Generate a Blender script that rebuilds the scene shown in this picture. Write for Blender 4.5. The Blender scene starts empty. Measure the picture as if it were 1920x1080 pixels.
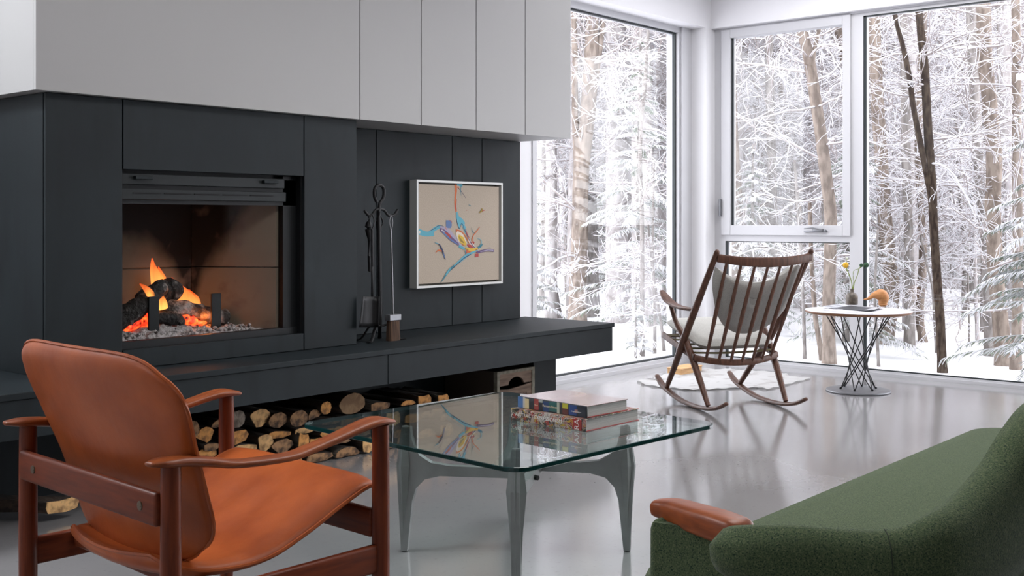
import bpy, bmesh, math, random
import numpy as np
from mathutils import Vector, Matrix

# ------------------------------------------------------------------ camera, sky, light
S = bpy.context.scene
COL = S.collection
F, CH, YAW = 2105.0, 1.28, math.radians(40.5)      # focal length in pixels, camera height, heading
FW = np.array([math.cos(YAW), math.sin(YAW), 0.0]); RT = np.array([math.sin(YAW), -math.cos(YAW), 0.0])
UP = np.array([0, 0, 1.0]); CAMP = np.array([0, 0, CH])
cd = bpy.data.cameras.new('camera'); cam = bpy.data.objects.new('camera', cd); COL.objects.link(cam)
cam.location = (0, 0, CH); cam.rotation_euler = (math.pi/2, 0, YAW - math.pi/2)
cd.sensor_width = 36; cd.lens = F*36/1920; cd.shift_y = -124/1920; cd.clip_start = .05; cd.clip_end = 500
S.camera = cam
S.view_settings.view_transform = 'Standard'; S.view_settings.look = 'None'
S.view_settings.gamma = 1; S.view_settings.exposure = 0.0
wd = bpy.data.worlds.new('overcast_sky'); S.world = wd; wd.use_nodes = True
bgn = wd.node_tree.nodes['Background']; bgn.inputs[0].default_value = (.95, .94, 1.0, 1); bgn.inputs[1].default_value = 5.5
S.cycles.max_bounces = 10; S.cycles.transparent_max_bounces = 24; S.cycles.diffuse_bounces = 5
S.cycles.glossy_bounces = 4; S.cycles.caustics_reflective = False; S.cycles.caustics_refractive = False
S.cycles.sample_clamp_indirect = 6

def area(name, loc, rot, sx, sy, power, color=(1, 1, 1), portal=False):
    l = bpy.data.lights.new(name, 'AREA'); l.shape = 'RECTANGLE'; l.size = sx; l.size_y = sy
    l.energy = power; l.color = color
    if portal: l.cycles.is_portal = True
    o = bpy.data.objects.new(name, l); COL.objects.link(o); o.location = loc; o.rotation_euler = rot
    return o
R90 = math.pi/2
# fill lamps added overhead and at the right to brighten the room, then sky portals
area('added_fill_alcove', (.75, 4.85, 3.42), (0, 0, 0), .8, .9, 95, (.93, .96, 1.0))
area('added_fill_seating', (3.7, 1.8, 3.42), (0, 0, 0), 2.6, 1.4, 88, (1.0, .985, .97))
area('added_fill_corner', (7.7, 3.5, 3.42), (0, 0, 0), 1.4, 1.4, 52, (1.0, .99, 1.0))
area('added_fill_right', (9.35, -1.6, 1.55), (0, R90, 0), 2.9, 3.6, 40, (1.0, .985, 1.0))  # added fill beyond an unseen window, on top of the sky
area('sky_portal_left', (7.8, 5.75, 1.55), (-R90, 0, 0), 2.3, 3.0, 1, portal=True)
area('sky_portal_right', (9.4, .9, 1.55), (0, R90, 0), 3.0, 8.6, 1, portal=True)

# ------------------------------------------------------------------ helpers
def ray(px, py): return FW + RT*(px-960)/F + UP*(416-py)/F
def at(px, py, **k):
    """world point on the line of sight of a photo pixel, at a given x, y, z or forward distance D"""
    r = ray(px, py); a, v = list(k.items())[0]
    if a == 'D': return CAMP + r*v
    i = 'xyz'.index(a); return CAMP + r*(v-CAMP[i])/r[i]

def nlink(nt, a, b): nt.links.new(a, b)
def mat(name, col=(.5, .5, .5), rough=.5, metal=0, spec=.5, noise=None, noise2=None, bump=None, coat=0, sheen=0, coords='Object', bump2=None):
    """noise = (scale_xyz, colour b, lo, hi, detail)"""
    m = bpy.data.materials.new(name); m.use_nodes = True; nt = m.node_tree
    p = nt.nodes['Principled BSDF']; p.inputs['Base Color'].default_value = (*col, 1)
    p.inputs['Roughness'].default_value = rough; p.inputs['Metallic'].default_value = metal
    p.inputs['Specular IOR Level'].default_value = spec; p.inputs['Coat Weight'].default_value = coat
    p.inputs['Coat Roughness'].default_value = .12
    if sheen: p.inputs['Sheen Weight'].default_value = sheen; p.inputs['Sheen Roughness'].default_value = .4
    tc = nt.nodes.new('ShaderNodeTexCoord'); src = tc.outputs[coords]
    cur = None
    for nz in (noise, noise2):
        if not nz: continue
        sc, cb, lo, hi, det = nz
        mp = nt.nodes.new('ShaderNodeMapping'); nlink(nt, src, mp.inputs[0]); mp.inputs['Scale'].default_value = sc
        n = nt.nodes.new('ShaderNodeTexNoise'); n.inputs['Scale'].default_value = 1; n.inputs['Detail'].default_value = det
        nlink(nt, mp.outputs[0], n.inputs[0])
        mr = nt.nodes.new('ShaderNodeMapRange'); mr.inputs[1].default_value = lo; mr.inputs[2].default_value = hi
        nlink(nt, n.outputs[0], mr.inputs[0])
        mx = nt.nodes.new('ShaderNodeMix'); mx.data_type = 'RGBA'; nlink(nt, mr.outputs[0], mx.inputs[0])
        if cur: nlink(nt, cur, mx.inputs[6])
        else: mx.inputs[6].default_value = (*col, 1)
        mx.inputs[7].default_value = (*cb, 1); cur = mx.outputs[2]
    if cur: nlink(nt, cur, p.inputs['Base Color'])
    prev = None
    for b in (bump, bump2):
        if not b: continue
        sc, strength, dist = b
        mp = nt.nodes.new('ShaderNodeMapping'); nlink(nt, src, mp.inputs[0]); mp.inputs['Scale'].default_value = sc
        n = nt.nodes.new('ShaderNodeTexNoise'); n.inputs['Scale'].default_value = 1; n.inputs['Detail'].default_value = 3
        nlink(nt, mp.outputs[0], n.inputs[0])
        bp = nt.nodes.new('ShaderNodeBump'); bp.inputs['Strength'].default_value = strength; bp.inputs['Distance'].default_value = dist
        nlink(nt, n.outputs[0], bp.inputs['Height'])
        if prev: nlink(nt, prev, bp.inputs['Normal'])
        prev = bp.outputs[0]
    if prev: nlink(nt, prev, p.inputs['Normal'])
    return m

def s3(v): return (v, v, v)
def emit(name, col, st):
    m = bpy.data.materials.new(name); m.use_nodes = True; nt = m.node_tree; p = nt.nodes['Principled BSDF']
    p.inputs['Base Color'].default_value = (0, 0, 0, 1); p.inputs['Emission Color'].default_value = (*col, 1)
    p.inputs['Emission Strength'].default_value = st; return m

def thin_glass(name, tint=(1, 1, 1), gain=1.0):
    """clear sheet: see-through plus mirror reflection that grows towards grazing (Schlick)"""
    m = bpy.data.materials.new(name); m.use_nodes = True; nt = m.node_tree; nt.nodes.clear()
    out = nt.nodes.new('ShaderNodeOutputMaterial'); tr = nt.nodes.new('ShaderNodeBsdfTransparent'); tr.inputs[0].default_value = (*tint, 1)
    gl = nt.nodes.new('ShaderNodeBsdfGlossy'); gl.inputs['Roughness'].default_value = 0.0
    lw = nt.nodes.new('ShaderNodeLayerWeight'); lw.inputs[0].default_value = .5
    pw = nt.nodes.new('ShaderNodeMath'); pw.operation = 'POWER'; pw.inputs[1].default_value = 5
    nlink(nt, lw.outputs['Facing'], pw.inputs[0])
    ma = nt.nodes.new('ShaderNodeMath'); ma.operation = 'MULTIPLY_ADD'; ma.inputs[1].default_value = .96*gain; ma.inputs[2].default_value = .04*gain
    nlink(nt, pw.outputs[0], ma.inputs[0])
    mx = nt.nodes.new('ShaderNodeMixShader'); nlink(nt, ma.outputs[0], mx.inputs[0]); nlink(nt, tr.outputs[0], mx.inputs[1]); nlink(nt, gl.outputs[0], mx.inputs[2])
    nlink(nt, mx.outputs[0], out.inputs[0]); return m

def snowy(name, bark, snow=(.60, .60, .63), lo=.0, hi=.45, nscale=3.0, bark2=None, nstr=.6):
    """bark (or needles) with snow lying on whatever faces up"""
    m = bpy.data.materials.new(name); m.use_nodes = True; nt = m.node_tree; p = nt.nodes['Principled BSDF']
    p.inputs['Roughness'].default_value = .9; p.inputs['Specular IOR Level'].default_value = .1
    g = nt.nodes.new('ShaderNodeNewGeometry'); sp = nt.nodes.new('ShaderNodeSeparateXYZ'); nlink(nt, g.outputs['Normal'], sp.inputs[0])
    tc = nt.nodes.new('ShaderNodeTexCoord'); n = nt.nodes.new('ShaderNodeTexNoise'); n.inputs['Scale'].default_value = nscale; n.inputs['Detail'].default_value = 4
    mp = nt.nodes.new('ShaderNodeMapping'); mp.inputs['Scale'].default_value = (1, 1, .35); nlink(nt, tc.outputs['Object'], mp.inputs[0]); nlink(nt, mp.outputs[0], n.inputs[0])
    a = nt.nodes.new('ShaderNodeMath'); a.operation = 'MULTIPLY_ADD'; a.inputs[1].default_value = nstr; nlink(nt, n.outputs[0], a.inputs[0]); nlink(nt, sp.outputs[2], a.inputs[2])
    mr = nt.nodes.new('ShaderNodeMapRange'); mr.inputs[1].default_value = lo+nstr*.5; mr.inputs[2].default_value = hi+nstr*.5; nlink(nt, a.outputs[0], mr.inputs[0])
    b = nt.nodes.new('ShaderNodeMix'); b.data_type = 'RGBA'; b.inputs[6].default_value = (*bark, 1); b.inputs[7].default_value = (*(bark2 or bark), 1)
    n2 = nt.nodes.new('ShaderNodeTexNoise'); n2.inputs['Scale'].default_value = nscale*4; n2.inputs['Detail'].default_value = 5; nlink(nt, mp.outputs[0], n2.inputs[0])
    mr2 = nt.nodes.new('ShaderNodeMapRange'); mr2.inputs[1].default_value = .4; mr2.inputs[2].default_value = .6; nlink(nt, n2.outputs[0], mr2.inputs[0]); nlink(nt, mr2.outputs[0], b.inputs[0])
    mx = nt.nodes.new('ShaderNodeMix'); mx.data_type = 'RGBA'; nlink(nt, mr.outputs[0], mx.inputs[0]); nlink(nt, b.outputs[2], mx.inputs[6]); mx.inputs[7].default_value = (*snow, 1)
    nlink(nt, mx.outputs[2], p.inputs['Base Color']); return m

class MB:
    def __init__(s): s.v = []; s.f = []; s.m = []
    def add(s, vs, fs, mi=0):
        o = len(s.v); s.v += [tuple(map(float, v)) for v in vs]; s.f += [tuple(i+o for i in f) for f in fs]; s.m += [mi]*len(fs); return s
    def box(s, lo, hi, mi=0, bev=0, M=None, seg=2):
        lo = Vector(lo); hi = Vector(hi); c = (lo+hi)/2; d = hi-lo
        bm = bmesh.new(); bmesh.ops.create_cube(bm, size=1)
        for v in bm.verts: v.co = Vector((v.co.x*d.x+c.x, v.co.y*d.y+c.y, v.co.z*d.z+c.z))
        if bev: bmesh.ops.bevel(bm, geom=bm.edges[:], offset=min(bev, min(d)*.49), segments=seg, profile=.5, affect='EDGES')
        if M is not None: bm.transform(M)
        bm.verts.index_update(); s.add([v.co for v in bm.verts], [[v.index for v in f.verts] for f in bm.faces], mi); bm.free(); return s
    def sweep(s, path, rad, seg=10, mi=0, up=(0, 0, 1), cap='flat', res=0, sup=2.0):
        path = np.array(path, float); n = len(path)
        rad = [rad]*n if np.isscalar(rad) or (isinstance(rad, tuple) and len(rad) == 2 and np.isscalar(rad[0]) and n != 2) else list(rad)
        if n == 2 and len(rad) != 2: rad = [rad[0]]*2
        rad = np.array([(r, r) if np.isscalar(r) else r for r in rad], float)
        if res: path, rad = resample(path, res), resample(rad, res)
        n = len(path); T = np.gradient(path, axis=0); T /= np.linalg.norm(T, axis=1)[:, None]+1e-12
        up = np.array(up, float); vs = []; A = np.linspace(0, 2*math.pi, seg, endpoint=False)
        ca, sa = np.cos(A), np.sin(A)
        if sup != 2: ca = np.sign(ca)*abs(ca)**(2/sup); sa = np.sign(sa)*abs(sa)**(2/sup)
        P = list(zip(path, rad, T))
        if cap == 'round':
            h, t = P[0], P[-1]; r0 = h[1].min(); r1 = t[1].min()
            P = [(h[0]-h[2]*r0*math.sin(q), h[1]*math.cos(q) if q < 1.5 else h[1]*.05, h[2]) for q in (1.45, 1.0, .5)] + P + \
                [(t[0]+t[2]*r1*math.sin(q), t[1]*math.cos(q), t[2]) for q in (.5, 1.0, 1.45)]
        for c, r, t in P:
            sd = np.cross(t, up); l = np.linalg.norm(sd); sd = sd/l if l > 1e-6 else np.array([1., 0, 0]); nn = np.cross(sd, t)
            vs += [c+sd*r[0]*x+nn*r[1]*y for x, y in zip(ca, sa)]
        k = len(P); fs = [(i*seg+j, i*seg+(j+1) % seg, (i+1)*seg+(j+1) % seg, (i+1)*seg+j) for i in range(k-1) for j in range(seg)]
        fs += [tuple(range(seg))[::-1], tuple((k-1)*seg+j for j in range(seg))]
        return s.add(vs, fs, mi)
    def lathe(s, prof, c=(0, 0, 0), seg=32, mi=0):
        vs = []; A = np.linspace(0, 2*math.pi, seg, endpoint=False)
        for r, z in prof: vs += [(c[0]+r*math.cos(a), c[1]+r*math.sin(a), c[2]+z) for a in A]
        k = len(prof); fs = [(i*seg+j, i*seg+(j+1) % seg, (i+1)*seg+(j+1) % seg, (i+1)*seg+j) for i in range(k-1) for j in range(seg)]
        fs += [tuple(range(seg))[::-1], tuple((k-1)*seg+j for j in range(seg))]
        return s.add(vs, fs, mi)
    def prism(s, pts, d, mi=0, bev=0):
        """pts = planar polygon in 3-D, extruded by the vector d"""
        n = len(pts); pts = np.array(pts, float); d = np.array(d, float)
        return s.add(list(pts)+list(pts+d), [tuple(range(n))[::-1], tuple(range(n, 2*n))]+[(i, (i+1) % n, n+(i+1) % n, n+i) for i in range(n)], mi)
    def grid(s, G, mi=0, close=False):
        """G[i][j] points"""
        a, b = len(G), len(G[0]); fs = []
        for i in range(a-1):
            for j in range(b if close else b-1): fs.append((i*b+j, i*b+(j+1) % b, (i+1)*b+(j+1) % b, (i+1)*b+j))
        return s.add([p for r in G for p in r], fs, mi)
    def ball(s, c, r, seg=14, mi=0, n=9, sc=(1, 1, 1)):
        prof = [(max(1e-4, r*math.sin(t)), -r*math.cos(t)) for t in np.linspace(0.02, math.pi-.02, n)]
        vs0 = len(s.v); s.lathe(prof, (0, 0, 0), seg, mi)
        for i in range(vs0, len(s.v)):
            v = s.v[i]; s.v[i] = (v[0]*sc[0]+c[0], v[1]*sc[1]+c[1], v[2]*sc[2]+c[2])
        return s
    def build(s, name, mats, parent=None, smooth=True, angle=38, fix=True):
        me = bpy.data.meshes.new(name); me.from_pydata(s.v, [], s.f)
        mats = mats if isinstance(mats, (list, tuple)) else [mats]
        for m in mats: me.materials.append(m)
        if len(mats) > 1: me.polygons.foreach_set('material_index', s.m)
        if fix:
            bm = bmesh.new(); bm.from_mesh(me); bmesh.ops.recalc_face_normals(bm, faces=bm.faces); bm.to_mesh(me); bm.free()
        if smooth: me.polygons.foreach_set('use_smooth', [True]*len(me.polygons)); me.set_sharp_from_angle(angle=math.radians(angle))
        me.update(); o = bpy.data.objects.new(name, me); COL.objects.link(o)
        if parent is not None: o.parent = parent
        return o
def resample(P, k):
    P = np.array(P, float); n = len(P); out = []
    Q = np.vstack([2*P[0]-P[1], P, 2*P[-1]-P[-2]])
    for i in range(n-1):
        a, b, c, d = Q[i], Q[i+1], Q[i+2], Q[i+3]
        for t in np.linspace(0, 1, k, endpoint=False):
            out.append(.5*((2*b)+(-a+c)*t+(2*a-5*b+4*c-d)*t*t+(-a+3*b-3*c+d)*t**3))
    out.append(P[-1]); return np.array(out)
def tag(o, label=None, cat=None, group=None, kind=None):
    if label: o['label'] = label
    if cat: o['category'] = cat
    if group: o['group'] = group
    if kind: o['kind'] = kind
    return o
def thing(name, label, cat, loc=(0, 0, 0), rz=0, group=None):
    o = bpy.data.objects.new(name, None); COL.objects.link(o); o.location = loc; o.rotation_euler = (0, 0, rz); o.empty_display_size = .1
    return tag(o, label, cat, group)
def struct(o): o['kind'] = 'structure'; return o
def loft_noise(v, k): return math.sin(v[0]*k+1.3)*math.sin(v[1]*k*1.3+.5)*math.sin(v[2]*k*.9+2.1)

# ------------------------------------------------------------------ materials
M = {}
M['paint'] = mat('white_wall_paint', (.82, .815, .83), .55, spec=.3, bump=(s3(120), .05, .002))
M['dimpaint'] = mat('grey_wall_paint', (.30, .30, .31), .6, spec=.3)
M['lacquer'] = mat('white_cabinet_lacquer', (.36, .355, .35), .45, spec=.4, bump=(s3(90), .04, .001))
M['steel'] = mat('blackened_steel', (.0090, .0130, .0150), .58, .0, .22, noise=(s3(1.6), (.014, .020, .023), .35, .7, 6), noise2=((9, 9, 2.5), (.008, .011, .013), .5, .75, 5), bump=(s3(14), .05, .004))
M['gap'] = mat('shadow_gap', (.006, .006, .007), .9)
M['concrete'] = mat('polished_concrete', (.235, .23, .232), .15, 0, .5, noise=(s3(.9), (.30, .295, .297), .3, .7, 8), noise2=(s3(45), (.22, .215, .215), .60, .80, 3), coat=.6, bump=(s3(1.1), .02, .01))
M['frame'] = mat('white_window_frame', (.56, .56, .58), .4, bump=(s3(60), .03, .001))
M['gasket'] = mat('black_gasket', (.015, .022, .024), .5)
M['pane'] = thin_glass('window_glass', (.97, .98, .98))
M['clearglass'] = thin_glass('table_glass', (.86, .94, .92), 1.25)
M['glassedge'] = mat('green_glass_edge', (.004, .032, .032), .08, 0, .6)
M['fireglass'] = thin_glass('fire_glass', (.95, .95, .95), .03)
M['leather'] = mat('cognac_leather', (.38, .088, .020), .36, 0, .28, noise=(s3(7), (.25, .050, .011), .35, .75, 6), bump=(s3(160), .12, .002), bump2=(s3(9), .25, .01))
M['teak'] = mat('oiled_teak', (.155, .030, .008), .40, 0, .25, noise=((70, 70, 6), (.075, .014, .005), .35, .75, 4), bump=((150, 150, 12), .08, .001))
M['teakx'] = mat('oiled_teak_rail', (.155, .030, .008), .40, 0, .25, noise=((6, 70, 70), (.075, .014, .005), .35, .75, 4))
M['teaky'] = mat('oiled_teak_side', (.155, .030, .008), .40, 0, .25, noise=((70, 6, 70), (.075, .014, .005), .35, .75, 4))
M['teaklight'] = mat('golden_teak', (.26, .064, .016), .38, 0, .3, noise=((50, 5, 70), (.14, .030, .008), .35, .75, 4))
M['walnut'] = mat('walnut_wood', (.14, .062, .038), .42, 0, .4, noise=((60, 60, 7), (.060, .024, .014), .35, .7, 4))
M['grey_wool'] = mat('grey_wool', (.47, .46, .43), .95, 0, .15, noise=(s3(260), (.33, .325, .30), .4, .65, 2), sheen=.15, bump=(s3(420), .35, .002))
M['green_wool'] = mat('green_wool', (.060, .086, .042), .95, 0, .08, noise=(s3(230), (.12, .14, .075), .45, .72, 3), noise2=(s3(330), (.012, .028, .020), .50, .70, 2), sheen=.12, bump=(s3(330), .5, .003))
M['alu'] = mat('cast_aluminium', (.30, .315, .31), .42, .5, .4, noise=(s3(12), (.25, .26, .257), .35, .7, 5), bump=(s3(70), .06, .001))
M['black'] = mat('black_rubber', (.012, .012, .012), .6)
M['iron'] = mat('forged_iron', (.010, .010, .011), .5, .2, .4, bump=(s3(60), .3, .003))
M['ironlight'] = mat('worn_steel_rod', (.28, .28, .29), .3, .9)
M['bolt'] = mat('brass_bolt', (.12, .09, .06), .4, .8)
M['white_top'] = mat('white_laminate', (.74, .74, .77), .25)
M['ply'] = mat('plywood_edge', (.28, .13, .06), .5, noise=((8, 8, 260), (.18, .08, .035), .4, .6, 2))
M['wire'] = mat('black_wire', (.012, .012, .013), .4, .3)

# ------------------------------------------------------------------ room shell
XR, YB, XL, YF = 9.1, 5.5, -3.0, -3.5     # right glazing, fireplace-side wall, left wall, rear wall
CEIL = 3.45
fl = MB().box((XL-.2, YF-.2, -.12), (XR+.13, YB+.13, 0)).build('floor', M['concrete'], smooth=False); struct(fl)
ce = MB().box((XL-.2, YF-.2, CEIL), (XR+.13, YB+.13, CEIL+.15)).build('ceiling', M['paint'], smooth=False); struct(ce)
# wall on the fireplace side: solid up to x=6.65, then window with header, end column
w = MB().box((XL-.2, YB-.02, 0), (6.65, YB+.13, CEIL)); w.box((6.65, 5.3, 3.05), (9.1, YB+.13, CEIL)); w.box((8.92, 5.3, 0), (9.12, YB+.13, 3.05))
struct(w.build('wall_left', M['paint'], smooth=False))
w = MB().box((9.01, YF, 3.05), (XR+.13, 5.3, CEIL))
struct(w.build('wall_right', M['paint'], smooth=False))
# unseen rear wall, solid and greyed to cut light; camera-side wall with window opening
w = MB().box((XL-.2, YF-.2, 0), (XR+.13, YF, CEIL))
struct(w.build('wall_rear', M['dimpaint'], smooth=False))
w = MB().box((XL-.2, YF, 0), (XL, 3.8, CEIL)); w.box((XL-.2, 5.3, 0), (XL, YB, CEIL)); w.box((XL-.2, 3.8, 0), (XL, 5.3, 2.1)); w.box((XL-.2, 3.8, 3.35), (XL, 5.3, CEIL))
struct(w.build('wall_camera_side', M['paint'], smooth=False))

# window 1: tall fixed light in the fireplace-side wall
w1 = thing('window_1', None, None); struct(w1)
m = MB(); y0, y1 = 5.47, 5.60
m.box((6.65, y0, 0), (6.70, y1, 3.05)).box((8.735, y0, 0), (8.92, y1, 3.05)).box((6.70, y0, 0), (8.735, y1, .055)).box((6.70, y0, 3.0), (8.735, y1, 3.05))
m.box((8.76, y0-.025, 0), (8.92, y0, 3.05)); m.box((6.65, y0-.025, 0), (8.76, y0, .03))

m.build('window_frame', M['frame'], w1, smooth=False)
m = MB(); g = .014
m.box((8.735-g, y0+.03, .055), (8.735, y0+.06, 3.0)).box((6.7, y0+.03, .055), (8.72, y0+.06, .055+g)).box((6.7, y0+.03, 3.0-g), (8.72, y0+.06, 3.0)).box((6.7, y0+.03, .055), (6.7+g, y0+.06, 3.0))
m.build('gasket', M['gasket'], w1, smooth=False)
MB().box((6.70, 5.515, .055), (8.735, 5.523, 3.0)).build('pane', M['pane'], w1, smooth=False)

# right-hand glazing: vent window over fixed light, post, then wide fixed lights
def winbox(m, ya, yb, za, zb, t=.0, x0=9.085, x1=9.2): m.box((x0, ya, za), (x1, yb, zb))
w2 = thing('window_2', None, None); struct(w2)
m = MB()
winbox(m, 5.19, 5.3, 0, 3.05); winbox(m, 3.905, 4.0, 0, 3.05); winbox(m, 4.0, 5.19, 3.03, 3.05); winbox(m, 4.0, 5.19, 0, .045); winbox(m, 4.0, 5.19, 1.105, 1.16)
m.build('window_frame', M['frame'], w2, smooth=False)
m = MB(); ws = lambda ya, yb, za, zb: m.box((9.065, ya, za), (9.17, yb, zb), bev=.003, seg=1)
ws(5.13, 5.225, 1.16, 3.035); ws(3.985, 4.055, 1.16, 3.035); ws(4.055, 5.13, 1.16, 1.25); ws(4.055, 5.13, 2.955, 3.035)
sash = m.build('sash', M['frame'], w2, smooth=False)
MB().box((9.105, 4.055, 1.25), (9.112, 5.13, 2.955)).build('pane', M['pane'], sash, smooth=False)
m = MB(); m.box((9.09, 5.13-.02, 1.25), (9.105, 5.13, 2.955)).box((9.09, 4.055, 1.25), (9.10, 4.061, 2.955)); m.build('gasket', M['gasket'], sash, smooth=False)
MB().box((9.105, 4.0, .045), (9.112, 5.19, 1.105)).build('pane', M['pane'], w2, smooth=False)
m = MB(); m.box((9.09, 5.165, .045), (9.105, 5.19, 1.105)).box((9.09, 4.0, 1.097), (9.105, 5.19, 1.105)).box((9.09, 4.0, .045), (9.105, 5.19, .055)); m.build('gasket', M['gasket'], w2, smooth=False)
M['handle'] = mat('grey_window_hardware', (.22, .225, .24), .4, .5)
m = MB(); m.box((9.035, 5.215, 1.33), (9.065, 5.235, 1.49), bev=.006); m.build('lock_handle', M['handle'], w2)
m = MB(); m.box((9.03, 4.22, 1.195), (9.065, 4.32, 1.22), bev=.006).box((9.045, 4.19, 1.19), (9.065, 4.40, 1.203), bev=.003); m.sweep([(9.04, 4.24, 1.215), (9.02, 4.30, 1.228), (9.02, 4.38, 1.222)], .006, 8, cap='round', res=4); m.ball((9.02, 4.19, 1.205), .013)
m.build('crank_handle', M['handle'], w2)
w3 = thing('window_3', None, None); struct(w3)
m = MB(); winbox(m, 3.88, 3.905, 0, 3.05); winbox(m, .35, .45, 0, 3.05); winbox(m, .45, 3.88, 0, .042); winbox(m, .45, 3.88, 3.01, 3.05)
m.box((9.065, YF, 0), (9.085, 5.3, .026)); m.box((9.065, .45, 3.035), (9.085, 3.985, 3.05))
m.build('window_frame', M['frame'], w3, smooth=False)
MB().box((9.105, .45, .042), (9.112, 3.88, 3.01)).build('pane', M['pane'], w3, smooth=False)
m = MB(); m.box((9.09, 3.855, .042), (9.105, 3.88, 3.01)).box((9.09, .45, .042), (9.105, 3.88, .052)).box((9.09, .45, 2.998), (9.105, 3.88, 3.01)); m.build('gasket', M['gasket'], w3, smooth=False)
w4 = thing('window_4', None, None); struct(w4)
m = MB(); winbox(m, YF, YF+.1, 0, 3.05); winbox(m, YF+.1, .35, 0, .042); winbox(m, YF+.1, .35, 3.01, 3.05); m.build('window_frame', M['frame'], w4, smooth=False)
MB().box((9.105, YF+.1, .042), (9.112, .35, 3.01)).build('pane', M['pane'], w4, smooth=False)


# ------------------------------------------------------------------ cabinet above the fireplace
CB = 1.845
cab = thing('overhead_cabinet', 'tall white lacquered cabinet box hanging over the dark fireplace wall, with four narrow doors', 'cabinet', (2.32, 4.65, CB))
def at0(o, p): o.location = (-p[0], -p[1], -p[2]); return o
def sub(mb, name, mats, root, **k):
    """part built in world coordinates under a thing placed at root.location"""
    l = root.location; mb.v = [(x-l[0], y-l[1], z-l[2]) for x, y, z in mb.v]
    return mb.build(name, mats, root, **k)
m = MB().box((2.32, 4.672, CB), (6.055, YB-.02, CEIL)); sub(m, 'body', M['lacquer'], cab, smooth=False)
m = MB().box((2.32, 4.65, CB-.001), (4.153, 4.672, CEIL), bev=.001, seg=1); sub(m, 'front_panel', M['lacquer'], cab, smooth=False)
m = MB().box((2.33, 4.668, CB+.003), (6.05, 4.674, CEIL)); sub(m, 'gap_backing', M['gap'], cab, smooth=False)
for a, b in ((4.159, 4.628), (4.634, 5.103), (5.109, 5.574), (5.580, 6.058)):
    sub(MB().box((a, 4.65, CB-.001), (b, 4.669, CEIL-.01), bev=.001, seg=1), 'door', M['lacquer'], cab, smooth=False)

# ------------------------------------------------------------------ fireplace block
fp = thing('fireplace', 'built-in fireplace clad in blackened steel panels with a glass-fronted firebox', 'fireplace', (2.39, 4.70, .6))
g = .0025
def panel(x0, x1, z0, z1, y=4.70, t=.02): sub(MB().box((x0+g, y, z0+g), (x1-g, y+t, z1-g), bev=.0015, seg=1), 'cladding_panel', M['steel'], fp, smooth=False)
panel(2.387, 2.755, .6, CB); panel(2.755, 3.807, 1.52, CB); panel(3.807, 4.178, .6, CB); panel(2.755, 3.807, .6, .692)
for a, b in ((4.178, 4.672), (4.672, 5.345), (5.345, 5.637), (5.637, 6.04)):
    panel(a, b, .6, CB, 5.08)
sub(MB().box((2.387, 4.722, .6), (2.405, YB-.02, CB-g), bev=.0015, seg=1), 'side_panel', M['steel'], fp, smooth=False)
m = MB().box((2.41, 4.722, .6), (2.75, YB-.02, CB-.004)).box((3.84, 4.722, .6), (4.174, YB-.02, CB-.004)).box((2.75, 4.722, 1.56), (3.84, YB-.02, CB-.004)).box((2.75, 4.722, .6), (3.84, YB-.02, .67)).box((2.75, 5.26, .67), (3.84, YB-.02, 1.56))
m.box((4.174, 5.102, .6), (6.035, YB-.02, CB-.004)); sub(m, 'core', M['gap'], fp, smooth=False)
# firebox lining: pale fire brick, sooty towards the middle of the back
fb = bpy.data.materials.new('sooty_firebrick'); fb.use_nodes = True; nt = fb.node_tree; p = nt.nodes['Principled BSDF']; p.inputs['Roughness'].default_value = .9
tc = nt.nodes.new('ShaderNodeTexCoord'); n = nt.nodes.new('ShaderNodeTexNoise'); n.inputs['Scale'].default_value = 3.2; n.inputs['Detail'].default_value = 5; nlink(nt, tc.outputs['Object'], n.inputs[0])
sx = nt.nodes.new('ShaderNodeSeparateXYZ'); nlink(nt, tc.outputs['Object'], sx.inputs[0])
# soot stain: an irregular plume, wide at the top, tapering down to the rear corner (object x 1.0 = corner)
def math_(op, a, b=None, c=None):
    q = nt.nodes.new('ShaderNodeMath'); q.operation = op
    for i, v in enumerate((a, b, c)):
        if v is None: continue
        if isinstance(v, (int, float)): q.inputs[i].default_value = v
        else: nlink(nt, v, q.inputs[i])
    return q.outputs[0]
rp_ = nt.nodes.new('ShaderNodeValToRGB'); e = rp_.color_ramp.elements; TH = [(.3, .60), (.80, .57), (.95, .45), (1.06, .24), (1.10, .44), (1.17, .58), (1.24, .85), (1.32, 1.0)]
e[0].position = 0; e[0].color = (.6, .6, .6, 1); e[1].position = 1; e[1].color = (1, 1, 1, 1)
for xx, zz in TH[1:-1]: q = e.new((xx-.3)/1.02); q.color = (zz, zz, zz, 1)
nlink(nt, math_('DIVIDE', math_('SUBTRACT', sx.outputs[0], .3), 1.02), rp_.inputs[0])
dd = math_('SUBTRACT', sx.outputs[2], rp_.outputs[0]); dd = math_('MULTIPLY_ADD', n.outputs[0], .35, math_('SUBTRACT', dd, .17))
mr = nt.nodes.new('ShaderNodeMapRange'); mr.inputs[1].default_value = -.07; mr.inputs[2].default_value = .05; nlink(nt, dd, mr.inputs[0])
mx = nt.nodes.new('ShaderNodeMix'); mx.data_type = 'RGBA'; nlink(nt, mr.outputs[0], mx.inputs[0]); mx.inputs[6].default_value = (.17, .14, .10, 1); mx.inputs[7].default_value = (.006, .005, .005, 1)
n3 = nt.nodes.new('ShaderNodeTexNoise'); n3.inputs['Scale'].default_value = 9; n3.inputs['Detail'].default_value = 6; nlink(nt, tc.outputs['Object'], n3.inputs[0])
mr3 = nt.nodes.new('ShaderNodeMapRange'); mr3.inputs[1].default_value = .58; mr3.inputs[2].default_value = .75; nlink(nt, n3.outputs[0], mr3.inputs[0])
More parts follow.
